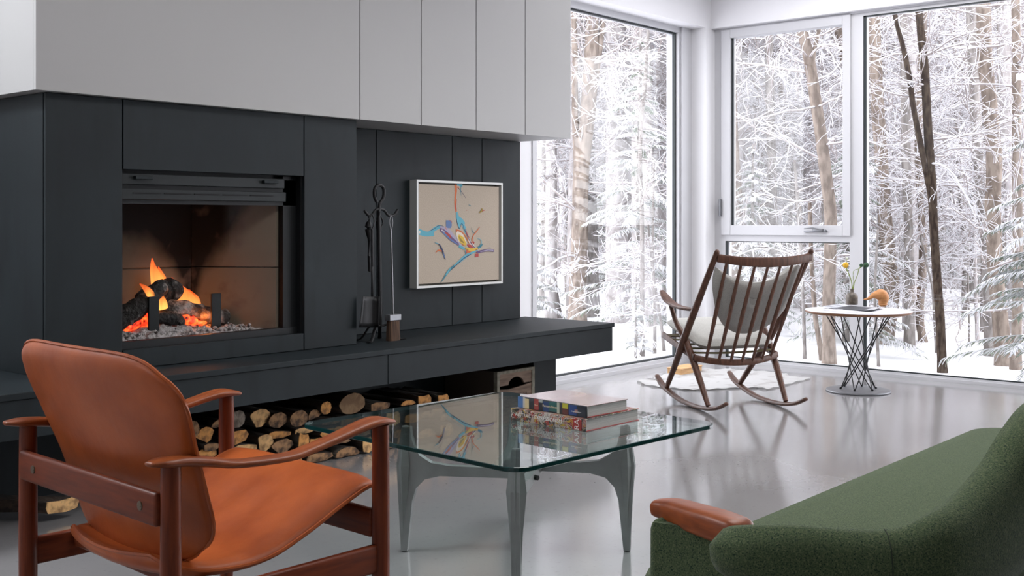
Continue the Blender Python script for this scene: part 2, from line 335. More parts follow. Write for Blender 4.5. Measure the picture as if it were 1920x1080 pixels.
mx3 = nt.nodes.new('ShaderNodeMix'); mx3.data_type = 'RGBA'; nlink(nt, mr3.outputs[0], mx3.inputs[0]); nlink(nt, mx.outputs[2], mx3.inputs[6]); mx3.inputs[7].default_value = (.12, .09, .07, 1)
nlink(nt, mx3.outputs[2], p.inputs['Base Color'])
Z0, Z1, ZJ = .70, 1.50, 1.04
def quadbrick(ax, ay, bx, by, z0, z1, m):
    d = Vector((bx-ax, by-ay, 0)); nrm = Vector((d.y, -d.x, 0)).normalized()*-.04
    m.prism([(ax, ay, z0), (bx, by, z0), (bx, by, z1), (ax, ay, z1)], (-nrm.x, -nrm.y, 0))
m = MB()
for z0, z1 in ((Z0, ZJ-.003), (ZJ+.003, Z1)):
    m.box((2.85, 5.2, z0), (3.45, 5.24, z1), bev=.003, seg=1)
    m.prism([(3.453, 5.2, z0), (3.70, 4.80, z0), (3.75, 4.80, z0), (3.75, 5.24, z0), (3.453, 5.24, z0)], (0, 0, z1-z0))
    m.prism([(2.847, 5.2, z0), (2.76, 4.80, z0), (2.755, 4.80, z0), (2.755, 5.24, z0), (2.847, 5.24, z0)], (0, 0, z1-z0))
m.box((2.76, 5.212, Z0), (3.72, 5.25, Z1)); m.box((2.77, 4.78, .675), (3.74, 5.24, .70))
sub(m, 'firebrick_lining', fb, fp, smooth=False)
M['stove'] = mat('black_stove_metal', (.007, .008, .009), .5, .0, .25)
M['stove2'] = mat('dark_grey_stove_metal', (.011, .014, .015), .5, .0, .25)
m = MB().box((3.715, 4.76, .69), (3.807, 4.80, 1.52)).box((2.755, 4.72, .69), (2.765, 4.80, 1.52)).box((3.8, 4.72, .69), (3.81, 4.82, 1.52))
m.box((2.755, 4.76, 1.365), (3.807, 4.80, 1.50)).box((2.755, 4.75, .672), (3.807, 4.80, .722)).box((2.755, 4.715, .672), (3.807, 4.75, .688))
m.box((2.755, 4.8, 1.5), (3.807, 5.24, 1.53))
sub(m, 'door_frame', M['stove'], fp, smooth=False)
m = MB().box((2.765, 4.728, 1.455), (3.70, 4.76, 1.505), bev=.003).box((2.765, 4.74, 1.385), (3.72, 4.765, 1.435), bev=.003)
bar = sub(m, 'vent_bar', M['stove2'], fp, smooth=False)
m = MB()
for i in range(5): x = 2.83+i*.165; m.box((x, 4.737, 1.412), (x+.145, 4.741, 1.418))
sub(m, 'vent_slots', M['gap'], fp, smooth=False)
for x in (2.87, 3.60): sub(MB().box((x-.045, 4.705, 1.478), (x+.045, 4.73, 1.494), bev=.003), 'latch', M['steel'], fp, smooth=False)
sub(MB().box((2.765, 4.782, .72), (3.715, 4.786, 1.37)), 'fire_glass', M['fireglass'], fp, smooth=False)

# ------------------------------------------------------------------ hearth bench
hb = thing('hearth_bench', 'long blackened steel hearth bench running under the fireplace and cantilevered past its right end', 'hearth', (1.2, 4.39, 0))
sub(MB().box((1.2, 4.385, .572), (6.2, YB-.33, .6), bev=.003), 'bench_top', M['steel'], hb, smooth=False)
for a, b in ((1.2, 4.128), (4.128, 6.19)):
    sub(MB().box((a+.002, 4.395, .413), (b-.002, 4.42, .571), bev=.0015, seg=1), 'fascia_panel', M['steel'], hb, smooth=False)
sub(MB().box((6.165, 4.42, .413), (6.19, YB-.36, .571)).box((1.2, 4.42, .413), (6.165, YB-.36, .43)), 'underside', M['steel'], hb, smooth=False)
sub(MB().box((5.625, 4.62, 0), (5.86, YB-.36, .413), bev=.002, seg=1), 'support_block', M['steel'], hb, smooth=False)
sub(MB().box((1.2, 5.07, 0), (5.62, 5.12, .413)), 'back_panel', M['steel'], hb, smooth=False)

# ------------------------------------------------------------------ fire
M['char'] = mat('charred_wood', (.012, .010, .009), .8, noise=(s3(22), (.20, .18, .17), .56, .68, 5), bump=(s3(38), 1.0, .02))
M['charlit'] = mat('ashy_log', (.03, .025, .022), .9, noise=(s3(16), (.34, .31, .29), .45, .62, 5), bump=(s3(40), 1.0, .02))
M['ash'] = mat('grey_ash', (.42, .39, .38), .95, noise=(s3(38), (.10, .09, .09), .5, .64, 4), bump=(s3(50), 1.0, .02))
em = bpy.data.materials.new('glowing_embers'); em.use_nodes = True; nt = em.node_tree; p = nt.nodes['Principled BSDF']; p.inputs['Base Color'].default_value = (.03, .02, .02, 1)
tc = nt.nodes.new('ShaderNodeTexCoord'); n = nt.nodes.new('ShaderNodeTexNoise'); n.inputs['Scale'].default_value = 26; n.inputs['Detail'].default_value = 4; nlink(nt, tc.outputs['Object'], n.inputs[0])
cr = nt.nodes.new('ShaderNodeValToRGB'); e = cr.color_ramp.elements; e[0].position = .36; e[0].color = (.01, 0, 0, 1); e[1].position = .66; e[1].color = (1, .20, .03, 1)
x = e.new(.47); x.color = (.75, .035, .01, 1)
nlink(nt, n.outputs[0], cr.inputs[0]); nlink(nt, cr.outputs[0], p.inputs['Emission Color']); p.inputs['Emission Strength'].default_value = 2.6; M['ember'] = em
def burnlog(path, rad, name, label, mt, tipc=True):
    m = MB(); pts = resample(path, 8); rr = resample([(r, r) for r in rad], 8)
    rnd = random.Random(len(label)); n = len(pts); r2 = [(a[0]*(1+rnd.uniform(-.07, .07)), a[1]*(1+rnd.uniform(-.07, .07))) for a in rr]
    m.sweep(pts, r2, 14, up=(.1, 1, .2), cap='round'); m.v = [(x+.006*loft_noise((x, y, z), 60), y, z+.006*loft_noise((z, x, y), 70)) for x, y, z in m.v]
    o = m.build(name, mt); return tag(o, label, 'burning log', 'logs burning in the firebox')
P = lambda px, py, y: tuple(at(px, py, y=y))
burnlog([P(222, 600, 4.95), P(262, 575, 4.93), P(300, 540, 4.95)], [.055, .05, .04], 'burning_log', 'charred log leaning up from the left edge of the fire', M['char'])
burnlog([P(268, 560, 5.03), P(300, 548, 5.03), P(322, 544, 5.03)], [.04, .058, .062], 'burning_log', 'short black charred log with a cracked round end on top of the fire', M['char'])
burnlog([P(305, 582, 4.99), P(350, 582, 4.98), P(414, 597, 4.98)], [.05, .048, .042], 'burning_log', 'ash-grey log lying level between the two iron posts', M['charlit'])
burnlog([P(300, 597, 4.9), P(325, 597, 4.9), P(340, 605, 4.9)], [.03, .035, .02], 'burning_log', 'small black ember chunk below the level log', M['char'])
burnlog([P(408, 600, 5.03), P(424, 592, 5.06), P(434, 600, 5.08)], [.032, .042, .03], 'burning_log', 'ashy grey stump end beside the right iron post', M['charlit'])
for px, z1, lab in ((288, 556, 'left'), (405, 550, 'right')):
    top = at(px, z1, y=4.88); m = MB().box((top[0]-.028, 4.875, .70), (top[0]+.028, 4.888, top[2]), bev=.002).box((top[0]-.02, 4.888, .71), (top[0]+.02, 5.12, .725))
    o = m.build('fire_dog', M['stove2'], smooth=False); tag(o, 'upright flat black iron post at the %s of the fire' % lab, 'fire dog', 'iron posts holding the burning logs')
rnd = random.Random(5); m = MB()
nx, ny = 90, 34; G = []
for i in range(nx):
    r = []
    for j in range(ny):
        x = 2.79+i/(nx-1)*.86; y = 4.80+j/(ny-1)*.38
        xm = 3.70-(y-4.8)*.6; x = min(x, xm-.01)
        h = .012+.035*math.exp(-((x-3.1)/.25)**2)*min(1, (y-4.79)/.1)+.02*abs(math.sin(x*31+y*9)*math.sin(y*37+x*5))*min(1, (y-4.79)/.05)+rnd.uniform(0, .014)*min(1, (y-4.79)/.03)
        h *= 1-max(0, (x-3.45)/.3)*.5
        r.append((x, y, .70+h))
    G.append(r)
m.grid(G)
for k in range(420):
    x = rnd.uniform(2.80, 3.56); y = rnd.uniform(4.81, 5.1); r = rnd.uniform(.005, .013)
    m.ball((x, y, .715+rnd.uniform(0, .03)), r, 6, n=5, sc=(1, 1, .7))
ash = m.build('ash_bed', M['ash']); tag(ash, 'bed of grey wood ash and flakes on the firebox floor', 'ash', kind='stuff')
m = MB()
for px, py, rx, ry in ((244, 602, .07, .05), (268, 590, .05, .045), (236, 612, .05, .03), (272, 612, .045, .025), (352, 601, .05, .022), (368, 606, .05, .022), (342, 596, .03, .02)):
    c = at(px, py, y=4.96); m.ball(c, 1, 18, n=12, sc=(rx, .05, ry))
m.v = [(x+.012*loft_noise((x, y, z), 45), y, z+.014*loft_noise((z, y, x), 52)) for x, y, z in m.v]
tag(m.build('glowing_embers', M['ember']), 'glowing orange embers under the burning logs', 'embers', kind='stuff')
# flames: curved tongues, brighter and denser at the root
fm = bpy.data.materials.new('flame'); fm.use_nodes = True; nt = fm.node_tree; nt.nodes.clear()
out = nt.nodes.new('ShaderNodeOutputMaterial'); tc = nt.nodes.new('ShaderNodeTexCoord'); sp = nt.nodes.new('ShaderNodeSeparateXYZ'); nlink(nt, tc.outputs['Generated'], sp.inputs[0])
cr = nt.nodes.new('ShaderNodeValToRGB'); e = cr.color_ramp.elements; e[0].position = 0; e[0].color = (1, .42, .09, 1); e[1].position = 1; e[1].color = (.8, .07, .012, 1); nlink(nt, sp.outputs[2], cr.inputs[0])
emn = nt.nodes.new('ShaderNodeEmission'); nlink(nt, cr.outputs[0], emn.inputs[0]); emn.inputs[1].default_value = 2.3
tr = nt.nodes.new('ShaderNodeBsdfTransparent'); n = nt.nodes.new('ShaderNodeTexNoise'); mp = nt.nodes.new('ShaderNodeMapping'); mp.inputs['Scale'].default_value = (34, 34, 7); nlink(nt, tc.outputs['Object'], mp.inputs[0]); nlink(nt, mp.outputs[0], n.inputs[0]); n.inputs['Scale'].default_value = 1
lw = nt.nodes.new('ShaderNodeLayerWeight'); lw.inputs[0].default_value = .5
a1 = math_('SUBTRACT', 1.0, lw.outputs['Facing']); a2 = math_('MULTIPLY_ADD', sp.outputs[2], -1.0, 1.55); a3 = math_('MULTIPLY', a1, a2)
mr = nt.nodes.new('ShaderNodeMapRange'); mr.inputs[1].default_value = .3; mr.inputs[2].default_value = .62; mr.inputs[3].default_value = .25; nlink(nt, n.outputs[0], mr.inputs[0]); a4 = math_('MULTIPLY', a3, mr.outputs[0])
mx = nt.nodes.new('ShaderNodeMixShader'); nlink(nt, a4, mx.inputs[0]); nlink(nt, tr.outputs[0], mx.inputs[1]); nlink(nt, emn.outputs[0], mx.inputs[2]); nlink(nt, mx.outputs[0], out.inputs[0])
M['flame'] = fm
fires = [([(300, 556), (296, 530), (288, 505), (285, 484)], [.035, .03, .016, .002], 5.1), ([(310, 556), (306, 530), (300, 512), (297, 500)], [.02, .02, .012, .002], 5.12),
         ([(325, 585), (333, 560), (328, 540), (322, 520)], [.05, .04, .02, .003], 5.08), ([(345, 588), (350, 570), (338, 548), (330, 528)], [.05, .045, .03, .003], 5.1),
         ([(362, 590), (362, 575), (352, 555), (345, 543)], [.035, .03, .02, .002], 5.12), ([(368, 592), (364, 570), (358, 556), (354, 543)], [.022, .03, .022, .003], 5.07),
         ([(305, 580), (303, 568), (298, 552), (292, 540)], [.022, .022, .012, .002], 4.93), ([(283, 565), (282, 552), (272, 540), (262, 532)], [.014, .016, .01, .002], 4.9), ([(332, 588), (328, 565), (322, 545), (318, 532)], [.03, .032, .02, .003], 5.06), ([(352, 590), (347, 565), (340, 545), (336, 535)], [.04, .036, .02, .002], 5.06), ([(386, 594), (384, 590), (382, 585)], [.03, .02, .003], 5.1)]
for i, (pp, rr, y) in enumerate(fires):
    m = MB(); m.sweep([P(a, b, y) for a, b in pp], [(r*1.35, r*.6) for r in rr], 12, up=(0, 1, 0), res=5)
    tag(m.build('flame', M['flame']), 'orange flame tongue licking up from the burning logs', 'flame', 'flames of the log fire')
l = bpy.data.lights.new('fire_glow', 'POINT'); l.energy = 2.2; l.color = (1, .30, .08); l.shadow_soft_size = .06
o = bpy.data.objects.new('fire_glow', l); COL.objects.link(o); o.location = (3.22, 5.0, .93)
l = bpy.data.lights.new('ember_glow', 'POINT'); l.energy = 1.2; l.color = (1, .25, .05); l.shadow_soft_size = .05
o = bpy.data.objects.new('ember_glow', l); COL.objects.link(o); o.location = (3.35, 4.93, .80)

# ------------------------------------------------------------------ painting on the steel wall
art = thing('framed_painting', 'square abstract painting on bare linen in a pale floater frame on the dark wall', 'painting', (5.36, 5.08, .86))
x0, x1, z0, z1 = 4.955, 5.775, .862, 1.545; yf, t = 5.015, .014
m = MB().box((x0, yf, z0), (x0+t, 5.079, z1)).box((x1-t, yf, z0), (x1, 5.079, z1)).box((x0+t, yf, z0), (x1-t, 5.079, z0+t)).box((x0+t, yf, z1-t), (x1-t, 5.079, z1))
M['artframe'] = mat('silver_grey_frame', (.62, .62, .60), .45, .1)
sub(m, 'frame', M['artframe'], art, smooth=False)
M['artback'] = mat('floater_recess', (.13, .12, .10), .8); sub(MB().box((x0+t, 5.06, z0+t), (x1-t, 5.078, z1-t)), 'backing', M['artback'], art, smooth=False)
cx0, cx1, cz0, cz1 = x0+.026, x1-.026, z0+.026, z1-.026; yc = 5.026
M['linen'] = mat('raw_linen', (.50, .42, .335), .9, noise=(s3(240), (.40, .335, .27), .4, .65, 2), bump=(s3(500), .2, .001))
cv = sub(MB().box((cx0, yc, cz0), (cx1, 5.06, cz1), bev=.002, seg=1), 'canvas', M['linen'], art, smooth=False)
pc = dict(cyan=(.10, .36, .45), dcyan=(.03, .18, .24), orange=(.55, .13, .035), red=(.38, .04, .035), purple=(.12, .07, .17), navy=(.02, .03, .09), yellow=(.65, .42, .05), cream=(.68, .60, .50), blue=(.10, .17, .35), lilac=(.36, .32, .42), mustard=(.30, .20, .03))
pn = list(pc); pm = [mat('paint_'+k, v, .7) for k, v in pc.items()]
def uv(zx, zy):
    """photo-crop coordinates of the painting -> wall plane"""
    p = at(740+zx/4.5, 320+zy/4.5, y=yc); return (min(max(p[0], cx0), cx1), p[2])
m = MB(); layer = [0]
def stroke(c, pts, ws):
    layer[0] += 1; q = resample([uv(*a) for a in pts], 7); w_ = resample([(w,) for w in ws], 7)[:, 0]*.00092
    T = np.gradient(q, axis=0); T /= np.linalg.norm(T, axis=1)[:, None]+1e-9; N = np.stack([-T[:, 1], T[:, 0]], 1); y = yc-.0004-.00006*layer[0]
    A = q+N*w_[:, None]; B = q-N*w_[:, None]; m.grid([[(a[0], y, a[1]), (b[0], y, b[1])] for a, b in zip(A, B)], pn.index(c))
stroke('cyan', [(196, 505), (250, 528), (290, 528), (335, 495), (370, 475), (395, 472)], [14, 16, 14, 14, 13, 8]); stroke('cyan', [(200, 520), (260, 535), (330, 535)], [16, 16, 14])
stroke('cream', [(204, 518), (216, 520)], [10, 8]); stroke('navy', [(290, 510), (330, 492), (370, 465), (410, 470), (450, 505), (520, 575)], [1, 2, 2, 2, 2, 1])
stroke('orange', [(513, 118), (516, 170), (510, 240), (512, 300), (518, 345)], [12, 11, 8, 10, 8]); stroke('red', [(522, 240), (516, 300), (520, 340)], [2, 5, 4]); stroke('cyan', [(525, 118), (560, 125), (572, 118)], [3, 9, 4])
stroke('orange', [(530, 135), (545, 160)], [8, 1]); stroke('navy', [(535, 145), (565, 180), (600, 232)], [2, 2, 1]); stroke('dcyan', [(560, 120), (555, 170), (562, 215)], [3, 3, 1])
stroke('cyan', [(525, 350), (535, 400), (560, 430), (590, 450)], [5, 16, 24, 10]); stroke('cyan', [(530, 390), (540, 440), (550, 485)], [8, 14, 6]); stroke('cyan', [(570, 440), (590, 490), (605, 535)], [8, 14, 6])
stroke('navy', [(518, 345), (522, 420), (545, 490), (565, 445), (590, 500), (612, 545)], [2, 2, 2, 2, 3, 3]); stroke('red', [(595, 490), (612, 540), (630, 570)], [2, 5, 2])
stroke('blue', [(432, 430), (478, 432)], [10, 10]); stroke('blue', [(432, 452), (480, 452)], [16, 16]); stroke('blue', [(435, 472), (476, 474)], [9, 9]); stroke('red', [(462, 418), (482, 436)], [2, 2])
stroke('lilac', [(380, 478), (440, 510), (500, 575), (560, 640)], [10, 24, 20, 10]); stroke('purple', [(380, 492), (420, 520), (470, 570), (540, 625)], [10, 16, 16, 8]); stroke('red', [(420, 518), (460, 550), (480, 590)], [3, 11, 3])
stroke('cream', [(395, 500), (415, 520), (430, 548)], [5, 6, 2]); stroke('blue', [(400, 505), (418, 530), (470, 580), (530, 620)], [3, 7, 6, 4]); stroke('orange', [(425, 480), (440, 500)], [2, 2])
stroke('orange', [(515, 500), (560, 515), (600, 560), (625, 610)], [6, 5, 5, 3]); stroke('orange', [(520, 510), (535, 570), (580, 630)], [4, 4, 4])
stroke('cream', [(522, 520), (555, 565), (600, 620)], [12, 34, 12]); stroke('yellow', [(535, 545), (560, 580), (600, 625)], [8, 24, 10]); stroke('mustard', [(540, 555), (560, 590), (585, 610)], [3, 9, 3]); stroke('yellow', [(575, 560), (585, 590)], [5, 8])
stroke('cream', [(615, 560), (640, 610), (680, 650)], [4, 12, 4]); stroke('purple', [(600, 520), (625, 580), (655, 630), (685, 655)], [2, 4, 4, 2]); stroke('red', [(610, 625), (640, 640), (660, 655)], [4, 12, 4]); stroke('cyan', [(540, 635), (580, 655), (600, 665)], [10, 8, 3])
stroke('yellow', [(600, 660), (650, 668), (700, 662)], [10, 12, 10]); stroke('mustard', [(590, 655), (620, 672)], [5, 4]); stroke('red', [(600, 672), (605, 700)], [12, 4]); stroke('orange', [(608, 680), (650, 690), (690, 680)], [8, 6, 6])
stroke('cyan', [(597, 672), (598, 716)], [5, 3]); stroke('red', [(680, 672), (700, 690)], [10, 8]); stroke('red', [(676, 715), (705, 712)], [10, 12])
stroke('cyan', [(700, 672), (640, 698), (590, 728), (540, 770), (500, 805)], [4, 9, 12, 10, 6]); stroke('dcyan', [(500, 800), (450, 850), (410, 910), (384, 948)], [7, 10, 5, 1]); stroke('cyan', [(470, 820), (430, 880)], [6, 7]); stroke('navy', [(640, 705), (580, 740), (520, 795), (470, 840)], [3, 3, 3, 2])
stroke('purple', [(690, 690), (730, 680), (780, 672), (835, 676)], [7, 9, 8, 8]); stroke('lilac', [(720, 685), (780, 670), (830, 672)], [2, 3, 3]); stroke('lilac', [(780, 655), (800, 648), (815, 660)], [1, 2, 1])
stroke('orange', [(645, 610), (660, 550), (690, 510), (715, 475)], [6, 4, 4, 2]); stroke('red', [(655, 600), (668, 612)], [8, 8]); stroke('dcyan', [(645, 480), (655, 515), (670, 525)], [1, 3, 1])
stroke('cyan', [(690, 575), (720, 580), (730, 610), (700, 650)], [1, 2, 3, 2]); stroke('dcyan', [(700, 650), (725, 635), (740, 618)], [7, 8, 2]); stroke('navy', [(335, 605), (375, 625), (400, 675), (425, 750)], [2, 4, 7, 3]); stroke('cyan', [(335, 606), (370, 618)], [2, 2]); stroke('blue', [(405, 690), (418, 735)], [3, 4])
stroke('orange', [(340, 695), (365, 672), (395, 680)], [1, 5, 5]); stroke('mustard', [(712, 355), (735, 335), (730, 318)], [4, 9, 3]); stroke('red', [(735, 340), (760, 332)], [4, 1]); stroke('dcyan', [(620, 288), (640, 298)], [2, 2]); stroke('red', [(600, 338), (612, 330)], [1, 1])
sub(m, 'painted_shapes', pm, art, smooth=False, fix=False)

# ------------------------------------------------------------------ fire tools on their stand
tx, ty = 4.40, 4.74
def TP(px, py, dy=0): return at(px, py, y=ty+dy)
st = thing('fire_tool_stand', 'black wrought iron fire tool stand with loop handle and splayed feet on the hearth', 'fire tool stand', (tx, ty, .6))
m = MB(); top = TP(710, 395); base = TP(714, 628)
m.sweep([TP(710, 392), TP(711, 480), TP(713, 612)], .0105, 10, res=3); sub(m, 'post', M['iron'], st)
m = MB(); m.sweep([TP(711, 395), TP(712, 382), TP(719, 370), TP(719, 353), TP(711, 347), TP(703, 353), TP(702, 368), TP(706, 378)], .0095, 8, up=(0, 1, 0), res=5, cap='round'); sub(m, 'loop_handle', M['iron'], st)
m = MB(); m.sweep([TP(684, 396), TP(690, 403), TP(698, 402), TP(704, 394), TP(711, 392), TP(720, 394), TP(727, 403), TP(735, 405), TP(741, 401), TP(745, 394)], .0080, 8, up=(0, 1, 0), res=4, cap='round')
m.sweep([TP(711, 396, -.08), TP(711, 402, -.05), TP(711, 396, -.01), TP(711, 396, .02), TP(711, 402, .06), TP(711, 394, .09)], .0055, 8, res=4, cap='round'); sub(m, 'hook_arms', M['iron'], st)
c = np.array([*TP(713, 612)])
for dx, dy in ((-.11, -.04), (.11, -.05), (-.07, .10), (.08, .09)):
    m = MB(); c0 = c+np.array([0, 0, .0]); f = np.array([c[0]+dx, c[1]+dy, .607])
    m.sweep([c0, c0+(f-c0)*np.array([.45, .45, 0])+np.array([0, 0, .005]), c0+(f-c0)*np.array([.8, .8, .7]), f, f+(f-c0)*np.array([.25, .25, 0])], [(.011, .006)]*3+[(.013, .005), (.014, .004)], 8, res=4, cap='round'); sub(m, 'foot', M['iron'], st)
def tool(name, label, cat):
    return thing(name, label, cat, tuple(TP(711, 400)), 0, 'fire tools hanging on the iron stand')
# shovel
t = tool('fire_shovel', 'black fire shovel with a square blade hanging on the left of the tool stand', 'fire shovel')
m = MB(); m.sweep([TP(697, 402, -.04), TP(693, 415, -.04), TP(697, 430, -.04), TP(702, 415, -.04), TP(698, 402, -.04)], .004, 6, up=(0, 1, 0), res=4); m.sweep([TP(697, 430, -.04), TP(698, 500, -.04), TP(698, 556, -.04)], .0075, 8); sub(m, 'shaft', M['iron'], t)
m = MB(); G = []
for i in range(7):
    v = i/6; row = []
    for j in range(9):
        u = j/8*2-1; py = 556+v*58; wpx = 15+3*v; edge = abs(u)**4
        row.append(tuple(TP(696-4*v+u*wpx, py, -.055-.03*edge+.01)))
    G.append(row)
m.grid(G); o = sub(m, 'blade', M['iron'], t); so = o.modifiers.new('thick', 'SOLIDIFY'); so.thickness = .003
# poker with sleeve / tongs at far left
t = tool('fire_poker', 'short black poker with a thick tapered grip at the far left of the tool stand', 'poker')
m = MB(); m.sweep([TP(690, 402), TP(692, 412), TP(688, 422)], .005, 8, res=3, cap='round'); m.sweep([TP(691, 420), TP(690, 430), TP(693, 450)], [.017, .018, .010], 10, res=3, cap='round'); sub(m, 'grip', M['iron'], t)
sub(MB().sweep([TP(692, 448), TP(692, 480), TP(693, 507)], .0085, 8, cap='round'), 'shaft', M['iron'], t)
t = tool('fire_tongs', 'slim black tongs hanging behind the post of the tool stand', 'tongs')
m = MB(); m.sweep([TP(711, 402, .05), TP(706, 415, .05), TP(708, 432, .05), TP(709, 500, .05), TP(708, 590, .05)], .0045, 6, res=3); m.sweep([TP(712, 402, .05), TP(718, 418, .05), TP(713, 434, .05), TP(714, 500, .05), TP(716, 590, .05)], .0045, 6, res=3); sub(m, 'arms', M['iron'], t)
t = tool('hearth_brush', 'hearth brush with a bright steel rod and brown bristles on the right of the stand', 'brush')
m = MB(); m.sweep([TP(733, 404, -.02), TP(730, 416, -.02), TP(733, 434, -.02)], .0035, 8, up=(0, 1, 0), res=4); m.sweep([TP(734, 404, -.02), TP(736, 418, -.02), TP(733, 434, -.02)], .0035, 8, up=(0, 1, 0), res=4); m.sweep([TP(733, 432, -.02), TP(735, 510, -.03), TP(737, 590, -.04)], .0052, 8, res=3); sub(m, 'rod', M['ironlight'], t)
c = TP(737, 591, -.04); m = MB().box((c[0]-.045, c[1]-.022, c[2]-.03), (c[0]+.045, c[1]+.022, c[2]+.005), bev=.003); sub(m, 'ferrule', M['handle'], t, smooth=False)
M['bristle'] = mat('brown_bristle', (.045, .024, .014), .9, noise=((160, 160, 6), (.11, .06, .035), .4, .65, 2))
m = MB(); G = []
for k in range(6):
    v = k/5; G.append([(c[0]+(.040+.004*v)*math.copysign(abs(math.cos(a))**.5, math.cos(a)), c[1]+(.019+.006*v)*math.copysign(abs(math.sin(a))**.5, math.sin(a)), c[2]-.03-.125*v+(.006*math.sin(a*9) if k == 5 else 0)) for a in np.linspace(0, 2*math.pi, 28, endpoint=False)])
m.grid(G, close=True); m.add(G[-1], [tuple(range(28))]); sub(m, 'bristles', M['bristle'], t)

# ------------------------------------------------------------------ firewood under the hearth
M['bark'] = mat('firewood_bark', (.075, .050, .036), .95, noise=((24, 5, 24), (.022, .016, .013), .42, .62, 5), bump=((40, 8, 40), .9, .012))
M['barkg'] = mat('grey_firewood_bark', (.13, .115, .095), .95, noise=((24, 5, 24), (.035, .028, .022), .42, .62, 5), bump=((40, 8, 40), .9, .012))
cuts = {'pale': mat('pale_cut_wood', (.78, .47, .20), .85, noise=((26, 26, 26), (.30, .17, .075), .45, .65, 4), bump=(s3(60), .4, .004)),
        'orange': mat('orange_cut_wood', (.70, .33, .095), .85, noise=(s3(28), (.24, .11, .04), .45, .65, 4), bump=(s3(60), .4, .004)),
        'brown': mat('weathered_cut_wood', (.38, .21, .10), .9, noise=(s3(24), (.075, .045, .028), .42, .62, 4), bump=(s3(60), .4, .004)),
        'grey': mat('greyed_cut_wood', (.30, .25, .20), .9, noise=(s3(20), (.13, .10, .075), .42, .62, 4), bump=(s3(60), .4, .004)),
        'rings': mat('ringed_cut_wood', (.20, .115, .06), .9, noise=(s3(14), (.30, .19, .10), .45, .6, 6), bump=(s3(40), .4, .004))}
def firewood(px, py, rx, ry, shape, cut, label, y=4.62, ln=.40, rot=0, bark='bark', seed=None, tilt=0):
    """one log lying front to back: its sawn end faces the room"""
    c = at(px, py, y=y); D = (c-CAMP)@FW; kx = D/F/.79; kz = D/F
    rnd = random.Random(seed if seed is not None else int(px*7+py)); a0 = math.radians(rot); pts = []
    if shape == 'round': n = 22; pts = [(math.cos(t)*(1+.05*math.sin(3*t+rnd.random()*6)), math.sin(t)*(1+.05*math.sin(2*t+1))) for t in np.linspace(0, 2*math.pi, n, endpoint=False)]
    elif shape == 'half': pts = [(-1, -.35), (-.5, -.5), (0, -.42), (.55, -.5), (1, -.35)]+[(math.cos(t)*1.0, -.3+math.sin(t)*1.0) for t in np.linspace(.15, math.pi-.15, 9)]
    elif shape == 'wedge': pts = [(-.2, -1), (.3, -.9), (1, .1), (.9, .6), (.45, .95), (-.1, 1), (-.7, .7), (-1, .35), (-.95, .1)]
    elif shape == 'slab': pts = [(-1, -.5), (-.3, -.75), (.5, -.7), (1, -.25), (.95, .35), (.3, .6), (-.5, .75), (-.95, .5)]
    else: pts = [(-.9, -.8), (.2, -1), (.9, -.7), (1, .3), (.6, .95), (-.2, .8), (-.95, .9), (-1, 0)]
    pts = [(x*math.cos(a0)-z*math.sin(a0), x*math.sin(a0)+z*math.cos(a0)) for x, z in pts]
    pts = [(x*rx*kx*(1+rnd.uniform(-.05, .05)), z*ry*kz*(1+rnd.uniform(-.05, .05))) for x, z in pts]
    zmin = min(z for x, z in pts); cz = max(c[2], .004-zmin)
    root = thing('firewood_log', label, 'firewood', (c[0], y, cz), 0, 'firewood stacked under the hearth bench')
    drift = rnd.uniform(-.05, .05)+tilt; n = len(pts); rings = []
    for k in range(6):
        v = k/5; s_ = 1 if k else .97
        rings.append([(x*s_+drift*v+.006*math.sin(9*v+i), .003+ln*v, z*s_+.004*math.sin(7*v+2*i)) for i, (x, z) in enumerate(pts)])
    m = MB(); m.grid(rings, close=True); m.add(rings[-1], [tuple(range(n))]); m.build('bark', M[bark], root, angle=50)
    fr = [(x*.97, rnd.uniform(-.002, .003), z*.97) for x, z in pts]; m = MB(); m.add(fr+[(x*.97, .006, z*.97) for x, z in pts]+[(0, -.002, 0)], [(i, (i+1) % n, 2*n) for i in range(n)]+[(i, (i+1) % n, n+(i+1) % n, n+i) for i in range(n)])
    m.build('sawn_end', cuts[cut], root, smooth=False); return root
